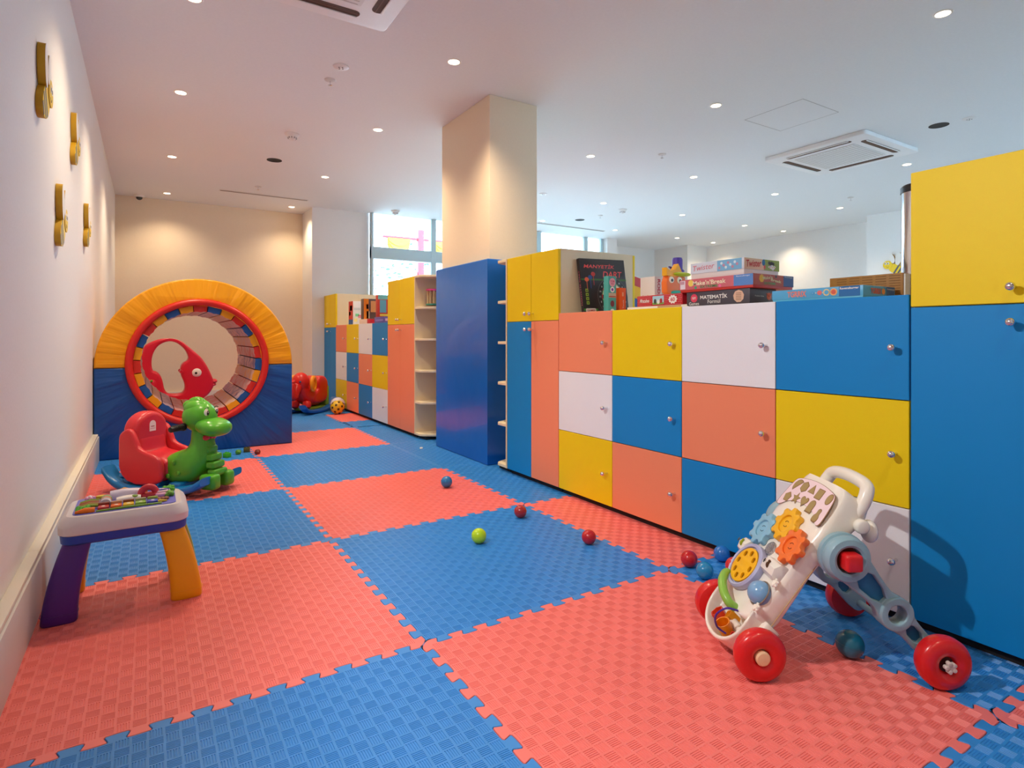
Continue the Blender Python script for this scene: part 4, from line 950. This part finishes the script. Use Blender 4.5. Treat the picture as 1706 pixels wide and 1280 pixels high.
# ---------------------------------------------------------------- things on the lockers
TOPZ = 1.0118
def face_mx(x0, y1, z0, side):
    """matrix for printing: side 'f' = the face towards -X (reads along -Y), 'e' = the face towards -Y (reads along +X); origin lower left"""
    return frame((x0, y1, z0), (0, -1, 0), (0, 0, 1)) if side == 'f' else frame((x0, y1, z0), (1, 0, 0), (0, 0, 1))
def pat(b, mx, x, y, w_, h, m, z=.0004, r=0):
    o = rrect(x, y, x+w_, y+h, r) if r else [(x, y), (x+w_, y), (x+w_, y+h), (x, y+h)]
    b.shape([o], m, z-.0003, z, mx=mx)
def gbox(label, x0, x1, y0, y1, z0, z1, lid, base, zs=None, name='board_game_box'):
    t = thing(name, label, 'board game', ((x0+x1)/2, (y0+y1)/2, z0), 0); hx = (x1-x0)/2; hy = (y1-y0)/2; hh = z1-z0
    zs = hh*.2 if zs is None else zs
    b = B(); b.box((-hx+.002, -hy+.002, 0), (hx-.002, hy-.002, zs+.001), base, .001); b.obj('base', t)
    b = B(); b.box((-hx, -hy, zs), (hx, hy, hh), lid, .0015); ld_ = b.obj('lid', t)
    return t, ld_, face_mx(-hx-.0002, hy, zs, 'f'), face_mx(-hx, -hy-.0002, zs, 'e'), 2*hy, 2*hx, hh-zs
TXT = M('f4f1ea', .5)
# matematik
t, ld_, F_, E_, w_, d_, h_ = gbox('dark grey board game box with white lettering, bottom of the stack of three', 1.32, 1.49, -.119, .194, TOPZ, 1.0725, M('4a4650', .4), M('4a4650', .4), .001)
b = B(); b.text('MATEMATİK', TXT, F_ @ T(w_*.455, h_*.62, 0), w_*.44, h_*.34, bold=.02); b.text('Formül', TXT, F_ @ T(w_*.46, h_*.26, 0), w_*.2, h_*.26); b.obj('lettering', ld_)
b = B(); b.shape([circ(w_*.13, h_*.55, h_*.30, 24)], M('e03a58', .5), 0, .0005, mx=F_); b.text('NM', TXT, F_ @ T(w_*.13, h_*.55, .0005), h_*.3, h_*.2); b.text('Games', TXT, F_ @ T(w_*.13, h_*.16, .0003), h_*.9, h_*.22); b.obj('round_logo', ld_)
b = B(); b.shape([reg(w_*.84, h_*.5, h_*.42, 9)], M('e0b89c', .5), 0, .0005, mx=F_)
for k in range(5): pat(b, F_, w_*.80, h_*(.25+.11*k), w_*.08, h_*.03, M('7a5238', .5), .0009)
b.obj('badge', ld_)
b = B(); b.shape([reg(d_*.72, h_*.5, h_*.26, 8)], M('d8643c', .5), 0, .0005, mx=E_); b.tube([E_ @ Vector((d_*.72-h_*.3, h_*.7, .001)), E_ @ Vector((d_*.72, h_*.5, .001)), E_ @ Vector((d_*.72+h_*.3, h_*.7, .001))], .0015, M('d8643c', .5), 6); b.text('Problem Solve', TXT, E_ @ T(d_*.36, h_*.5, 0), d_*.34, h_*.09); b.obj('end_print', ld_)
# make n break
MBR = M('c83228', .45)
t, ld_, F_, E_, w_, d_, h_ = gbox('red and blue board game box with bubbly cream lettering, middle of the stack', 1.312, 1.575, -.14, .226, 1.0728, 1.1275, MBR, MBR, .01)
b = B(); pat(b, F_, 0, .0005, w_*.76, h_-.001, M('cf6a72', .5)); pat(b, F_, w_*.76, .0005, w_*.24, h_-.001, M('5a8ccc', .5)); pat(b, F_, .004, .004, w_*.075, h_-.008, M('e8dfe4', .5), .0007)
for k in range(3): pat(b, F_, .007+k*.007, h_*.55, .004, h_*.3, M('b04a6a', .5), .001)
b.shape([reg(w_*.17, h_*.62, h_*.34, 7)], M('f0d060', .5), 0, .0008, mx=F_); b.shape([circ(w_*.58, h_*.16, h_*.14, 12, h_*.14)], M('f06a9c', .5), 0, .0008, mx=F_); b.shape([circ(w_*.24, h_*.16, h_*.14, 12)], M('3ea878', .5), 0, .0008, mx=F_)
b.obj('printed_band', ld_)
b = B(); b.text("Make'n'Break", M('f6ecc8', .5), F_ @ T(w_*.43, h_*.58, .0008), w_*.46, h_*.42, bold=.02); b.text('EXTREME', M('2c8c50', .5), F_ @ T(w_*.43, h_*.2, .0008), w_*.24, h_*.24, bold=.02); b.obj('lettering', ld_); b = B(); b.text('Ravensburger', TXT, F_ @ T(w_*.88, h_*.84, .0008), w_*.17, h_*.14); b.obj('lettering', ld_)
b = B(); pat(b, E_, 0, .0005, d_*.74, h_-.001, M('b8401c', .5)); pat(b, E_, d_*.74, .0005, d_*.26, h_-.001, M('2a4c8c', .5)); b.shape([reg(d_*.2, h_*.6, h_*.36, 7)], M('f0b81c', .5), 0, .0008, mx=E_); b.shape([circ(d_*.55, h_*.85, h_*.14, 12)], M('3a2a22', .5), 0, .0008, mx=E_); b.obj('end_print', ld_)
b = B(); b.text("Make'n", M('f6e8b0', .5), E_ @ T(d_*.34, h_*.70, .0008) @ R(.1), d_*.24, h_*.28, bold=.02); b.text('Break', M('f6e8b0', .5), E_ @ T(d_*.55, h_*.48, .0008) @ R(-.1), d_*.26, h_*.26, bold=.02); b.text('EXTREME', M('2c9c40', .5), E_ @ T(d_*.40, h_*.2, .0008), d_*.28, h_*.2, bold=.02); b.text('Ravensburger', TXT, E_ @ T(d_*.87, h_*.86, .0008), d_*.2, h_*.12); b.obj('end_lettering', ld_)
# twister
t, ld_, F_, E_, w_, d_, h_ = gbox('pale blue board game box with curly red lettering on its end, topmost of the stack', 1.335, 1.565, -.083, .185, 1.1278, 1.197, M('d6dce4', .4), M('e4dcd8', .5), .024)
b = B(); pat(b, F_, 0, .0005, w_*.52, h_-.001, M('d4dce4', .3)); pat(b, F_, w_*.52, .0005, w_*.44, h_-.001, M('7cb8dc', .3))
for k in range(9): b.shape([circ(w_*(.56+.04*k), h_*(.3+.4*((k*5) % 3)/2), .006, 8)], M('d8ecf4' if k % 2 else 'c48aa0', .4), 0, .0007, mx=F_)
b.obj('printed_band', ld_)
b = B(); b.text('Twister', M('d87884', .5), F_ @ T(w_*.26, h_*.55, .0008) @ R(.05), w_*.42, h_*.5, shear=.2); b.obj('lettering', ld_)
b = B(); pat(b, E_, 0, .0005, d_*.55, h_-.001, M('f0c8a0', .5)); pat(b, E_, d_*.55, .0005, d_*.45, h_-.001, M('8a9c28', .5)); b.shape([circ(d_*.54, h_*.7, .010, 20, .013)], M('1c6ca0', .5), 0, .0008, mx=E_); b.shape([circ(d_*.57, h_*.3, .006, 14, .009)], M('e0503c', .5), 0, .0008, mx=E_)
b.shape([[(d_*.66, h_*.36), (d_*.80, h_*.56), (d_*.9, h_*.4), (d_*.82, h_*.05)]], M('f0ece0', .5), 0, .0008, mx=E_)
for k in range(5): b.shape([circ(d_*(.72+.035*k), h_*(.36+.06*(k % 2)), .0026, 8)], M(['e03a2c', '3a8ad0', 'e8c020', '2c9a4a', 'e03a2c'][k], .5), 0, .0011, mx=E_)
for k in range(4): b.shape([reg(d_*(.70+.04*k), h_*(.70-.05*(k % 2)), .008, 5)], M('3c3020', .5), 0, .0011, mx=E_)
b.obj('end_print', ld_)
b = B(); b.text('Twister', M('d02a20', .5), E_ @ T(d_*.26, h_*.55, .0008) @ R(.06), d_*.42, h_*.62, shear=.15, bold=.02); b.obj('end_lettering', ld_)
# blue long game
t, ld_, F_, E_, w_, d_, h_ = gbox('flat sky-blue board game box with white lettering lying on the blue locker', 1.32, 1.53, -.544, -.215, TOPZ, 1.0525, M('56aede', .4), M('56b6e0', .4), .006)
b = B(); pat(b, F_, w_*.76, .0005, w_*.21, h_-.001, M('1a6cae', .4)); b.obj('printed_panel', ld_); b = B(); pat(b, E_, d_*.72, .0005, d_*.26, h_-.001, M('1a5ca4', .4)); b.obj('printed_panel', ld_)
b = B(); b.text('TGRRIX', M('f08878', .5), F_ @ T(w_*.30, h_*.5, .0006), w_*.22, h_*.62, bold=.03); b.text('Ravensburger', TXT, F_ @ T(w_*.865, h_*.76, .0006), w_*.19, h_*.28, bold=.02); b.obj('lettering', ld_); b = B(); b.text('TGRRIX', M('e0603c', .5), E_ @ T(d_*.38, h_*.5, .0006), d_*.32, h_*.56, bold=.03); b.text('Ravensburger', TXT, E_ @ T(d_*.85, h_*.74, .0006), d_*.24, h_*.22); b.obj('lettering', ld_)
b = B()
for k, (c, c2) in enumerate((('3a9cd8', '6ab4e0'), ('e87878', 'e87878'), ('f0d090', '56aede'), ('f0b070', 'e0604c'))):
    x = w_*(.48+.075*k); r = h_*(.16, .24, .34, .36)[k]; b.shape([circ(x, h_*.5, r, 22)], M(c, .5), 0, .0008, mx=F_); b.shape([circ(x, h_*.5, r*.66, 22)], M(c2, .5), 0, .0011, mx=F_)
for k in range(3): pat(b, F_, w_*(.515+.075*k)-.003, h_*.48, .006, .0016, TXT, .0008); pat(b, F_, w_*(.515+.075*k)-.0008, h_*.42, .0016, .006, TXT, .0008)
b.shape([circ(d_*.62, h_*.5, h_*.3, 16, h_*.3)], M('f0a050', .5), 0, .0006, mx=E_); b.obj('ring_row', ld_)
# brown wooden box
WOOD = M('a8742c', .55, bump=.0006, bscale=60, vary=.12)
t = thing('wooden_box', 'flat brown wooden box standing on edge behind the sky-blue game box', 'box', (1.575, -.43, TOPZ))
b = B(); b.box((-.02, -.128, 0), (.018, .128, .093), WOOD, .001); b.obj('body', t)
b = B()
for k in range(5):
    for j in range(9): b.box((-.0207, .10-.046*k-.036, .012+.009*j), (-.0199, .10-.046*k, .0128+.009*j+.002), M('8a5c1e', .6))
b.obj('plank_groove', t)
b = B(); b.box((-.016, -.134, 0), (.020, -.1285, .09), M('e8e6e0', .5), .001); b.obj('end_panel', t, label='white end panel')
# tall tube
t = thing('game_tube', 'tall silver and red cardboard tube with black cap behind the yellow cabinet', 'tube', (1.667, -.567, TOPZ))
b = B(); b.lathe([(.06, 0), (.06, .385)], M('c8ccd0', .12, .9), I4, 32); b.obj('tube', t)
b = B(); b.lathe([(.0001, .415), (.055, .412), (.0625, .405), (.0625, .385), (.0601, .384)], BLACK, I4, 32); b.obj('cap', t, label='black cap')
b = B()
for a0, a1, z0, z1, c in ((-1.9, 1.2, .235, .36, 'c0283c'), (-1.9, 1.2, 0.0, .02, 'b02030'), (-1.9, 1.2, .16, .235, '2a2228')):
    n = 14; r = .0606; vs = [(r*math.cos(a0+(a1-a0)*k/n), r*math.sin(a0+(a1-a0)*k/n), z) for z in (z0, z1) for k in range(n+1)]
    b.add(vs, [[k, k+1, n+2+k, n+1+k] for k in range(n)], M(c, .35))
for k in range(22):
    a = -1.9+(k % 5)*.42; z = .02+.03*(k//5)+.0; r = .0608
    b.add([(r*math.cos(a), r*math.sin(a), z), (r*math.cos(a+.3), r*math.sin(a+.3), z+.008), (r*math.cos(a+.1), r*math.sin(a+.1), z+.026)], [[0, 1, 2]], M('282428' if k % 2 else 'e4d8d0', .4))
b.obj('printed_sleeve', t)
# red puzzle box on a white board
t = thing('white_board', 'thin cream board lying under the red dotted puzzle box', 'board', (1.41, .385, TOPZ)); b = B(); b.box((-.09, -.20, 0), (.09, .18, .0105), M('efe6d8', .5), .001); b.obj('board', t); b = B(); b.box((-.0905, -.16, .0012), (-.09, -.02, .0095), M('c8a06a', .5)); b.obj('tan_strip', t)
t, ld_, F_, E_, w_, d_, h_ = gbox('red white-dotted puzzle box with a picture on its side', 1.325, 1.46, .222, .502, 1.0226, 1.0735, M('c41e2c', .4), M('c41e2c', .4), .001)
b = B()
for i in range(34):
    for j in range(6):
        x = .006+.0082*i+.0041*(j % 2); y = .005+.0082*j
        if w_*.34 < x < w_*.62 or x > w_-.004 or w_*.06 < x < w_*.3 and 1 < j < 4 or w_*.7 < x < w_*.9 and 0 < j < 5: continue
        b.shape([circ(x, y, .0013, 6)], M('f4c8c8', .5), 0, .0004, mx=F_)
b.obj('white_dots', ld_)
b = B(); pat(b, F_, w_*.36, h_*.1, w_*.25, h_*.8, M('a8d0dc', .5)); pat(b, F_, w_*.36, h_*.1, w_*.25, h_*.2, M('7aa850', .5), .0007); b.shape([circ(w_*.42, h_*.4, .008, 10, .012)], M('3a4038', .5), 0, .001, mx=F_); b.shape([circ(w_*.49, h_*.35, .008, 10, .010)], M('e8e4dc', .5), 0, .001, mx=F_); b.shape([circ(w_*.55, h_*.42, .008, 10, .012)], M('b02a2c', .5), 0, .001, mx=F_); b.obj('picture', ld_)
b = B(); b.text('Miraculous', TXT, F_ @ T(w_*.18, h_*.52, .0004), w_*.22, h_*.36, shear=.3, bold=.02); b.shape([[(w_*.80+(.018 if k % 2 else .023)*math.cos(2*PI*k/20)*1.2, h_*.5+(.016 if k % 2 else .021)*math.sin(2*PI*k/20)) for k in range(20)]], TXT, 0, .0004, mx=F_); b.text('60', M('c41e2c', .5), F_ @ T(w_*.80, h_*.5, .0004), w_*.09, h_*.36, bold=.02); b.obj('lettering', ld_)
# dart box leaning on the cabinet side
t = thing('dart_game_box', 'black magnetic dart game box with red lettering leaning on the cabinet side', 'board game', (1.587, 1.012, TOPZ))
LM = Matrix.Translation((0, 0, 0)) @ R(-.12, 'X') @ R(-.03, 'Y')
b = B(); b.box((-.172, 0, 0), (.172, .024, .322), M('2e2a2c', .4), .002, mx=LM); bx = b.obj('box', t)
D_ = LM @ frame((-.172, -.0003, 0), (1, 0, 0), (0, 0, 1)); w_, h_ = .344, .322
RD = M('f0504c', .5)
b = B(); b.text('MANYETİK', RD, D_ @ T(w_*.42, h_*.87, 0), w_*.68, h_*.085, shear=.2, bold=.012); b.text('DART', RD, D_ @ T(w_*.70, h_*.72, 0), w_*.44, h_*.11, shear=.2, bold=.012); b.obj('lettering', bx)
b = B(); pat(b, D_, 0, h_*.605, w_, h_*.03, M('3c6a24', .5)); pat(b, D_, 0, h_*.06, w_*.3, h_*.035, M('3c8a24', .5))
for k in range(4): pat(b, D_, w_*.07, h_*(.17+.075*k), w_*.06, h_*.055, M('9cb83a', .5), .0006); pat(b, D_, w_*.085, h_*(.185+.075*k), w_*.03, h_*.02, M('3a4a20', .5), .0009)
b.obj('green_print', bx)
b = B()
for x, z, c in ((.12, .62, 'f06a44'), (.20, .66, '2c4c94'), (.27, .72, 'c83a34')):
    b.shape([circ(w_*x, h_*z, w_*.045, 16, h_*.04)], M(c, .5), 0, .0006, mx=D_); pat(b, D_, w_*x-.002, h_*(z-.2), .004, h_*.18, M(c, .5), .0006)
b.obj('printed_dart', bx)
cx, cz, R0 = w_*.66, h_*.31, .104
b = B(); b.shape([circ(cx, cz, R0*1.12, 48)], M('5a5652', .5), 0, .0005, mx=D_); b.shape([circ(cx, cz, R0*1.08, 48)], M('1d1b1c', .5), 0, .0007, mx=D_)
for k in range(20):
    a0 = 2*PI*(k-.5)/20; a1 = a0+2*PI/20
    def wed(r0, r1, m, z): b.shape([[(cx+r0*math.cos(a0), cz+r0*math.sin(a0)), (cx+r1*math.cos(a0), cz+r1*math.sin(a0)), (cx+r1*math.cos(a1), cz+r1*math.sin(a1)), (cx+r0*math.cos(a1), cz+r0*math.sin(a1))]], m, z-.0002, z, mx=D_)
    wed(.008, R0*.80, M('e8dcc0' if k % 2 else '2a2626', .5), .0010)
    wed(R0*.76, R0*.82, M('4a8a4a' if k % 2 else 'c8342c', .5), .0013); wed(R0*.44, R0*.49, M('4a8a4a' if k % 2 else 'c8342c', .5), .0013)
b.shape([circ(cx, cz, .009, 18)], M('3a8a4a', .5), 0, .0014, mx=D_); b.shape([circ(cx, cz, .004, 12)], M('c8342c', .5), 0, .0017, mx=D_); db = b.obj('printed_dartboard', bx)
b = B()
for k, n_ in enumerate((20, 1, 18, 4, 13, 6, 10, 15, 2, 17, 3, 19, 7, 16, 8, 11, 14, 9, 12, 5)):
    a = PI/2-2*PI*k/20; b.text(str(n_), TXT, D_ @ T(cx+R0*.94*math.cos(a), cz+R0*.94*math.sin(a), .0007), None, .011)
b.obj('ring_number', db)
b = B(); b.shape([rrect(w_*.04, h_*.0+.004, w_*.26, h_*.10, .008)], M('e8d8cc', .5), 0, .0006, mx=D_); b.text('GAMES', M('c04438', .5), D_ @ T(w_*.15, h_*.062, .0006), w_*.16, h_*.035, bold=.02); b.obj('maker_label', bx)
SPm = LM @ frame((-.1723, .012, .16), (0, 0, -1), (0, -1, 0)) if False else LM @ frame((-.1723, .012, .15), (0, 0, 1), (0, 1, 0))
b = B(); b.text('MANYETİK DART', M('e07888', .5), SPm, .2, .012); b.obj('spine_lettering', bx)
# domino tall box and orange box
t = thing('tall_teal_box', 'tall narrow teal box with white prints in front of the dart box', 'game box', (1.51, .905, TOPZ))
b = B(); b.box((-.029, -.02, 0), (.029, .02, .203), M('4aa8a0', .4), .0015); bx = b.obj('box', t); E_ = frame((-.029, -.0203, 0), (1, 0, 0), (0, 0, 1))
b = B(); b.shape([circ(.029, .168, .022, 20, .024)], M('e8a8b8', .5), 0, .0006, mx=E_); b.shape([circ(.029, .128, .016, 9, .016)], TXT, 0, .0006, mx=E_); b.shape([circ(.029, .128, .009, 6)], M('7a4ab0', .5), 0, .0009, mx=E_); pat(b, E_, .002, .083, .054, .026, M('c8b098', .5)); pat(b, E_, .004, .086, .05, .006, M('b04a3c', .5), .0008); b.shape([circ(.029, .05, .014, 12, .018)], M('7a2a3c', .5), 0, .0006, mx=E_); b.shape([circ(.029, .012, .013, 16, .010)], TXT, 0, .0006, mx=E_); b.obj('printed_picture', bx)
b = B(); b.text('DOMI', M('c84a6c', .5), E_ @ T(.029, .174, .0008), .03, .011, bold=.02); b.text('NO', M('c84a6c', .5), E_ @ T(.029, .160, .0008), .02, .011, bold=.02); b.obj('lettering', bx)
t = thing('orange_box', 'small upright orange box right of the tall teal box', 'game box', (1.598, .915, TOPZ))
b = B(); b.box((-.023, -.02, 0), (.023, .02, .142), M('e85a1a', .4), .0015); bx = b.obj('box', t); E_ = frame((.0, -.0203, .05), (0, 0, 1), (-1, 0, 0)); b = B(); b.text('Tactik', TXT, E_ @ T(.0, -.002, 0), .05, .008); pat(b, E_, .045, -.004, .022, .01, M('f2b08c', .5)); b.obj('lettering', bx)
# rods box
t = thing('white_game_box', 'upright white game box with red sideways lettering behind the dotted puzzle', 'game box', (1.735, .80, TOPZ))
b = B(); b.box((-.042, -.055, 0), (.042, .055, .20), M('ece2dc', .45), .0015); bx = b.obj('box', t); E_ = frame((0, -.0553, .125), (0, 0, -1), (1, 0, 0))
b = B(); b.text('RODS', M('c43048', .5), E_ @ T(-.01, -.010, 0), .10, .022, bold=.03); b.text('BALANCE', M('3a3438', .5), E_ @ T(-.012, .020, 0), .10, .012, bold=.02); b.obj('lettering', bx)
b = B(); F_ = frame((-.0423, .055, 0), (0, -1, 0), (0, 0, 1))
for k in range(6): b.box((.02+.012*k, .02, 0), (.024+.012*k, .10-.008*(k % 3), .0006), M('d8a060', .5), mx=F_)
b.box((.015, .02, 0), (.095, .026, .0007), M('c89048', .5), mx=F_); b.obj('printed_picture', bx)
# monster toy
t = thing('monster_toy', 'orange cut-out monster toy with yellow crown, big eyes and teal mouth', 'toy', (1.70, .60, TOPZ))
PM = frame((-.01, 0, 0), (1, 0, 0), (0, 0, 1))
b = B(); b.shape([chaikin([(-.075, .075), (-.08, .175), (-.03, .215), (.06, .20), (.068, .12), (.05, .075)], 1)], M('ef7324', .45), -.02, .02, .004, mx=PM); b.obj('face_board', t)
b = B(); b.shape([[(-.083, .185), (-.083, .228), (-.055, .212), (-.02, .220), (.005, .252), (.035, .205), (.03, .19), (-.03, .18)]], M('f2b01a', .45), -.012, .024, .003, mx=PM); b.obj('crown', t, label='yellow crown')
b = B(); b.ball((.02, -.02, .197), (.065, .03, .012), M('b4cc20', .4)); b.obj('brow', t, label='lime green brow')
for x in (-.045, .015):
    b = B(); b.lathe([(.0001, .004), (.016, .004), (.018, 0)], M('f4ead4', .4), PM @ T(x, .165, .02), 24); e = b.obj('eye', t); b = B(); b.lathe([(.0001, .0062), (.0075, .006), (.008, .004)], BLACK, PM @ T(x+.001, .162, .02), 18); b.obj('pupil', e)
b = B(); b.ball((-.005, -.015, .098), (.055, .03, .014), M('2cb0a4', .4)); b.obj('mouth', t, label='teal mouth')
b = B(); b.lathe([(.03, 0), (.03, .006), (.013, .012), (.013, .09)], M('2cb0a4', .4), T(.03, .02, 0), 24); b.obj('stand', t)
b = B(); PU = M('5a48b0', .35); b.lathe([(.028, .02), (.028, .285), (.024, .296), (.0001, .298)], PU, T(.072, .055, 0), 28); b.lathe([(.0285, .19), (.034, .205), (.038, .225), (.0285, .235)], PU, T(.072, .055, 0), 28); b.tube([(.05, .05, .228), (.01, .03, .232), (-.03, .02, .238)], [.012, .008, .004], PU, 10); b.obj('purple_cup', t, label='purple cup with a small arm')
# second padded play block in the other room
t = thing('padded_arch_block', 'striped red, yellow and blue padded block seen past the cabinet side', 'play block', (3.05, 2.6, 0))
PM = frame((0, 0, 0), (1, 0, 0), (0, 0, 1))
zz = [(1.47, 'c83038', 'red'), (1.385, 'f2b818', 'yellow'), (1.27, '1c4c98', 'blue'), (1.19, 'e8682c', 'orange')]
for i, (zt, c, nm) in enumerate(zz):
    zb = zz[i+1][0] if i < 3 else .0
    top = [(-.75+.1*k, zt-.25*max(0, (-.75+.1*k+.1))**1.15 if -.75+.1*k > -.1 else zt) for k in range(17)]
    bot = [(-.75+.1*k, (zb-.25*max(0, (-.75+.1*k+.1))**1.15 if -.75+.1*k > -.1 else zb) if zb else 0) for k in range(17)]
    b = B(); b.shape([top+bot[::-1]], M(c, .4), -.2, .2, .004, mx=PM); b.obj('padded_band', t, label=nm+' padded band')
# rattle on the far corner shelf
t = thing('dowel_rattle', 'wooden dowel rattle with pink top and teal base on the far corner shelf', 'toy', (1.405, 3.04, 1.144))
b = B(); b.lathe([(.06, .002), (.062, .004), (.062, .012), (.0001, .012)], M('2c8a7c', .4), I4, 32); b.lathe([(.0001, .0005), (.06, .0005), (.06, .002)], M('2c8a7c', .4), I4, 32); b.obj('base_disc', t, label='teal disc')
b = B(); b.lathe([(.0001, .124), (.062, .124), (.062, .138), (.0001, .139)], M('d8408c', .4), I4, 32); b.obj('top_disc', t, label='pink disc')
for k in range(10): b = B(); a = 2*PI*k/10; b.cyl((.05*math.cos(a), .05*math.sin(a), .012), (.05*math.cos(a), .05*math.sin(a), .125), .005, M('d8b888', .5), 10); b.obj('dowel', t)
# things on the far lockers
def fbox(name, label, lo, hi, c, prints=(), txt=None):
    t = thing(name, label, 'game box', ((lo[0]+hi[0])/2, (lo[1]+hi[1])/2, lo[2])); d = [(b_-a)/2 for a, b_ in zip(lo, hi)]; h = hi[2]-lo[2]
    b = B(); b.box((-d[0], -d[1], 0), (d[0], d[1], h), M(c, .45), .0015); bx = b.obj('box', t)
    for side, x, y, w_, hh, cc in prints:
        mx = face_mx(-d[0]-.0003, d[1], 0, 'f') if side == 'f' else face_mx(-d[0], -d[1]-.0003, 0, 'e')
        W = 2*d[1] if side == 'f' else 2*d[0]; b = B(); pat(b, mx, x*W, y*h, w_*W, hh*h, M(cc, .5)); b.obj('printed_patch', bx)
    return t
fbox('game_box', 'white box with a rainbow pattern and red spine, leftmost on the far lockers', (1.35, 5.16, TOPZ), (1.46, 5.33, 1.285), 'e4e6ea', [('f', 0, 0, 1, .22, '1c5ca8'), ('f', 0, .22, 1, .78, 'd03a24'), ('f', .3, .6, .5, .22, 'f0c01c'), ('f', .1, .4, .35, .16, '5aa83a'), ('e', .25, .35, .4, .12, '7ad4a0'), ('e', .1, .12, .35, .14, 'f0e090'), ('e', .55, .28, .35, .14, 'e890a8'), ('e', .1, .62, .7, .1, 'c8d4dc')])
fbox('game_box', 'dark brown and orange game box standing on the far lockers', (1.305, 4.62, TOPZ+.05), (1.445, 4.72, 1.283), '5c4c48', [('e', 0, .0, .38, 1, 'e88a1c'), ('e', .55, .35, .4, .55, 'dca468'), ('e', .22, .03, .22, .36, 'ecd8b8'), ('e', .2, .5, .2, .22, 'd8a8a0')])
fbox('game_box', 'pale flat box under the dark brown game box on the far lockers', (1.30, 4.50, TOPZ), (1.45, 4.76, TOPZ+.049), 'e8d0c0')
fbox('game_box', 'small red box at the front edge of the far lockers', (1.288, 4.36, TOPZ), (1.345, 4.46, TOPZ+.047), 'cc2030')
fbox('game_box', 'red and teal game box standing beside the far salmon cabinet', (1.318, 4.20, TOPZ+.062), (1.56, 4.27, 1.30), 'c0342c', [('e', 0, .80, .42, .2, '6ab0b4'), ('e', .08, .2, .28, .58, '5a9ab4'), ('e', .08, .04, .35, .1, 'e4c848'), ('e', .5, .35, .5, .06, 'f0e0c8'), ('e', .5, .55, .4, .06, 'f0e0c8')])
fbox('game_box', 'purple patterned flat box lying under the red and teal box', (1.31, 4.0, TOPZ), (1.56, 4.29, TOPZ+.061), '5a50a0', [('e', .05, .3, .1, .4, 'c8a0d0'), ('e', .2, .2, .1, .5, 'e8e0f0'), ('e', .36, .3, .1, .4, 'b890d8'), ('e', .52, .2, .1, .5, 'e8d0f0'), ('f', .1, .3, .8, .3, '8a80c8')])

# ---------------------------------------------------------------- outside the windows
b = B(); b.box((-6, 7.2, -.25), (22, 40, -.2), M('b8b4ac', .8)); struct('ground_outside', b)
t = thing('playground_post', 'red outdoor playground post with yellow swags, seen through the window', 'playground', (4.68, 11, -.2))
PR = M('d83038', .5); PY = M('f2c01e', .5)
b = B(); b.box((-.07, -.07, 0), (.07, .07, 3.52), PR, .01); b.box((-.9, -.03, 3.28), (1.4, .03, 3.33), PR, .005); b.box((.05, -.03, 2.78), (.9, .03, 2.85), PR, .005); b.obj('frame', t)
for x0 in (-.80, .35, .95):
    b = B(); n = 10
    for k in range(4):
        f = 1-.22*k; pts = [(x0+.52*(i/n), -.04-.02*k, 3.27-(.50*f)*math.sin(PI*(.08+.84*i/n))**.8) for i in range(n+1)]
        tp = [(p[0], -.04-.02*k, 3.27) for p in pts]; b.add(tp+pts, [[i, i+1, n+2+i, n+1+i] for i in range(n)], PY)
        b.add([(x, y+.01, z) for x, y, z in tp+pts], [[n+1+i, n+2+i, i+1, i] for i in range(n)], PY)
    b.obj('swag', t, label='yellow swag')
b = B(); b.box((-.42, -.02, 1.9), (-.07, .02, 2.55), M('e87878', .5), .005); b.box((.07, -.02, 1.7), (.55, .02, 2.6), M('e89090', .5), .005); b.obj('side_panel', t)
t = thing('pergola', 'pale wooden playhouse frame outside the left window', 'pergola', (4.3, 11.6, -.2)); PW = M('c89078', .6)
b = B()
for x in (-.62, .9): b.box((x-.05, -.05, 0), (x+.05, .05, 2.35), PW, .005); b.box((x-.05, 1.2, 0), (x+.05, 1.3, 2.35), PW, .005)
b.obj('post', t)
b = B(); b.add([(-.8, -.2, 2.35), (1.1, -.2, 2.2), (1.1, 1.5, 2.35), (-.8, 1.5, 2.5), (-.8, -.2, 2.45), (1.1, -.2, 2.3), (1.1, 1.5, 2.45), (-.8, 1.5, 2.6)], [[0, 3, 2, 1], [4, 5, 6, 7], [0, 1, 5, 4], [1, 2, 6, 5], [2, 3, 7, 6], [3, 0, 4, 7]], M('9a9aa4', .6)); b.obj('roof', t)
t = thing('tree', 'pale green leafy tree outside the left window', 'tree', (6.0, 15, -.2)); random.seed(3)
b = B(); b.tube([(0, 0, 0), (.1, 0, 1.5), (0, .1, 2.6)], [.12, .09, .05], M('7a6450', .8), 10); b.obj('trunk', t)
b = B()
for k in range(260):
    c = Vector((random.gauss(-.1, .75), random.gauss(0, .6), 3.0+random.gauss(0, .38))); r = random.uniform(.05, .12); q = Vector((random.uniform(-1, 1), random.uniform(-1, 1), random.uniform(-1, 1))).normalized().to_track_quat('Z', 'Y').to_matrix().to_4x4(); q.translation = c
    b.add([(-r, 0, 0), (0, -r*.4, .01), (r, 0, 0), (0, r*.4, .01)], [[0, 1, 2, 3]], M('4a8a5a' if k % 2 else '6aa878', .6), q)
b.obj('foliage', t, smooth=False)
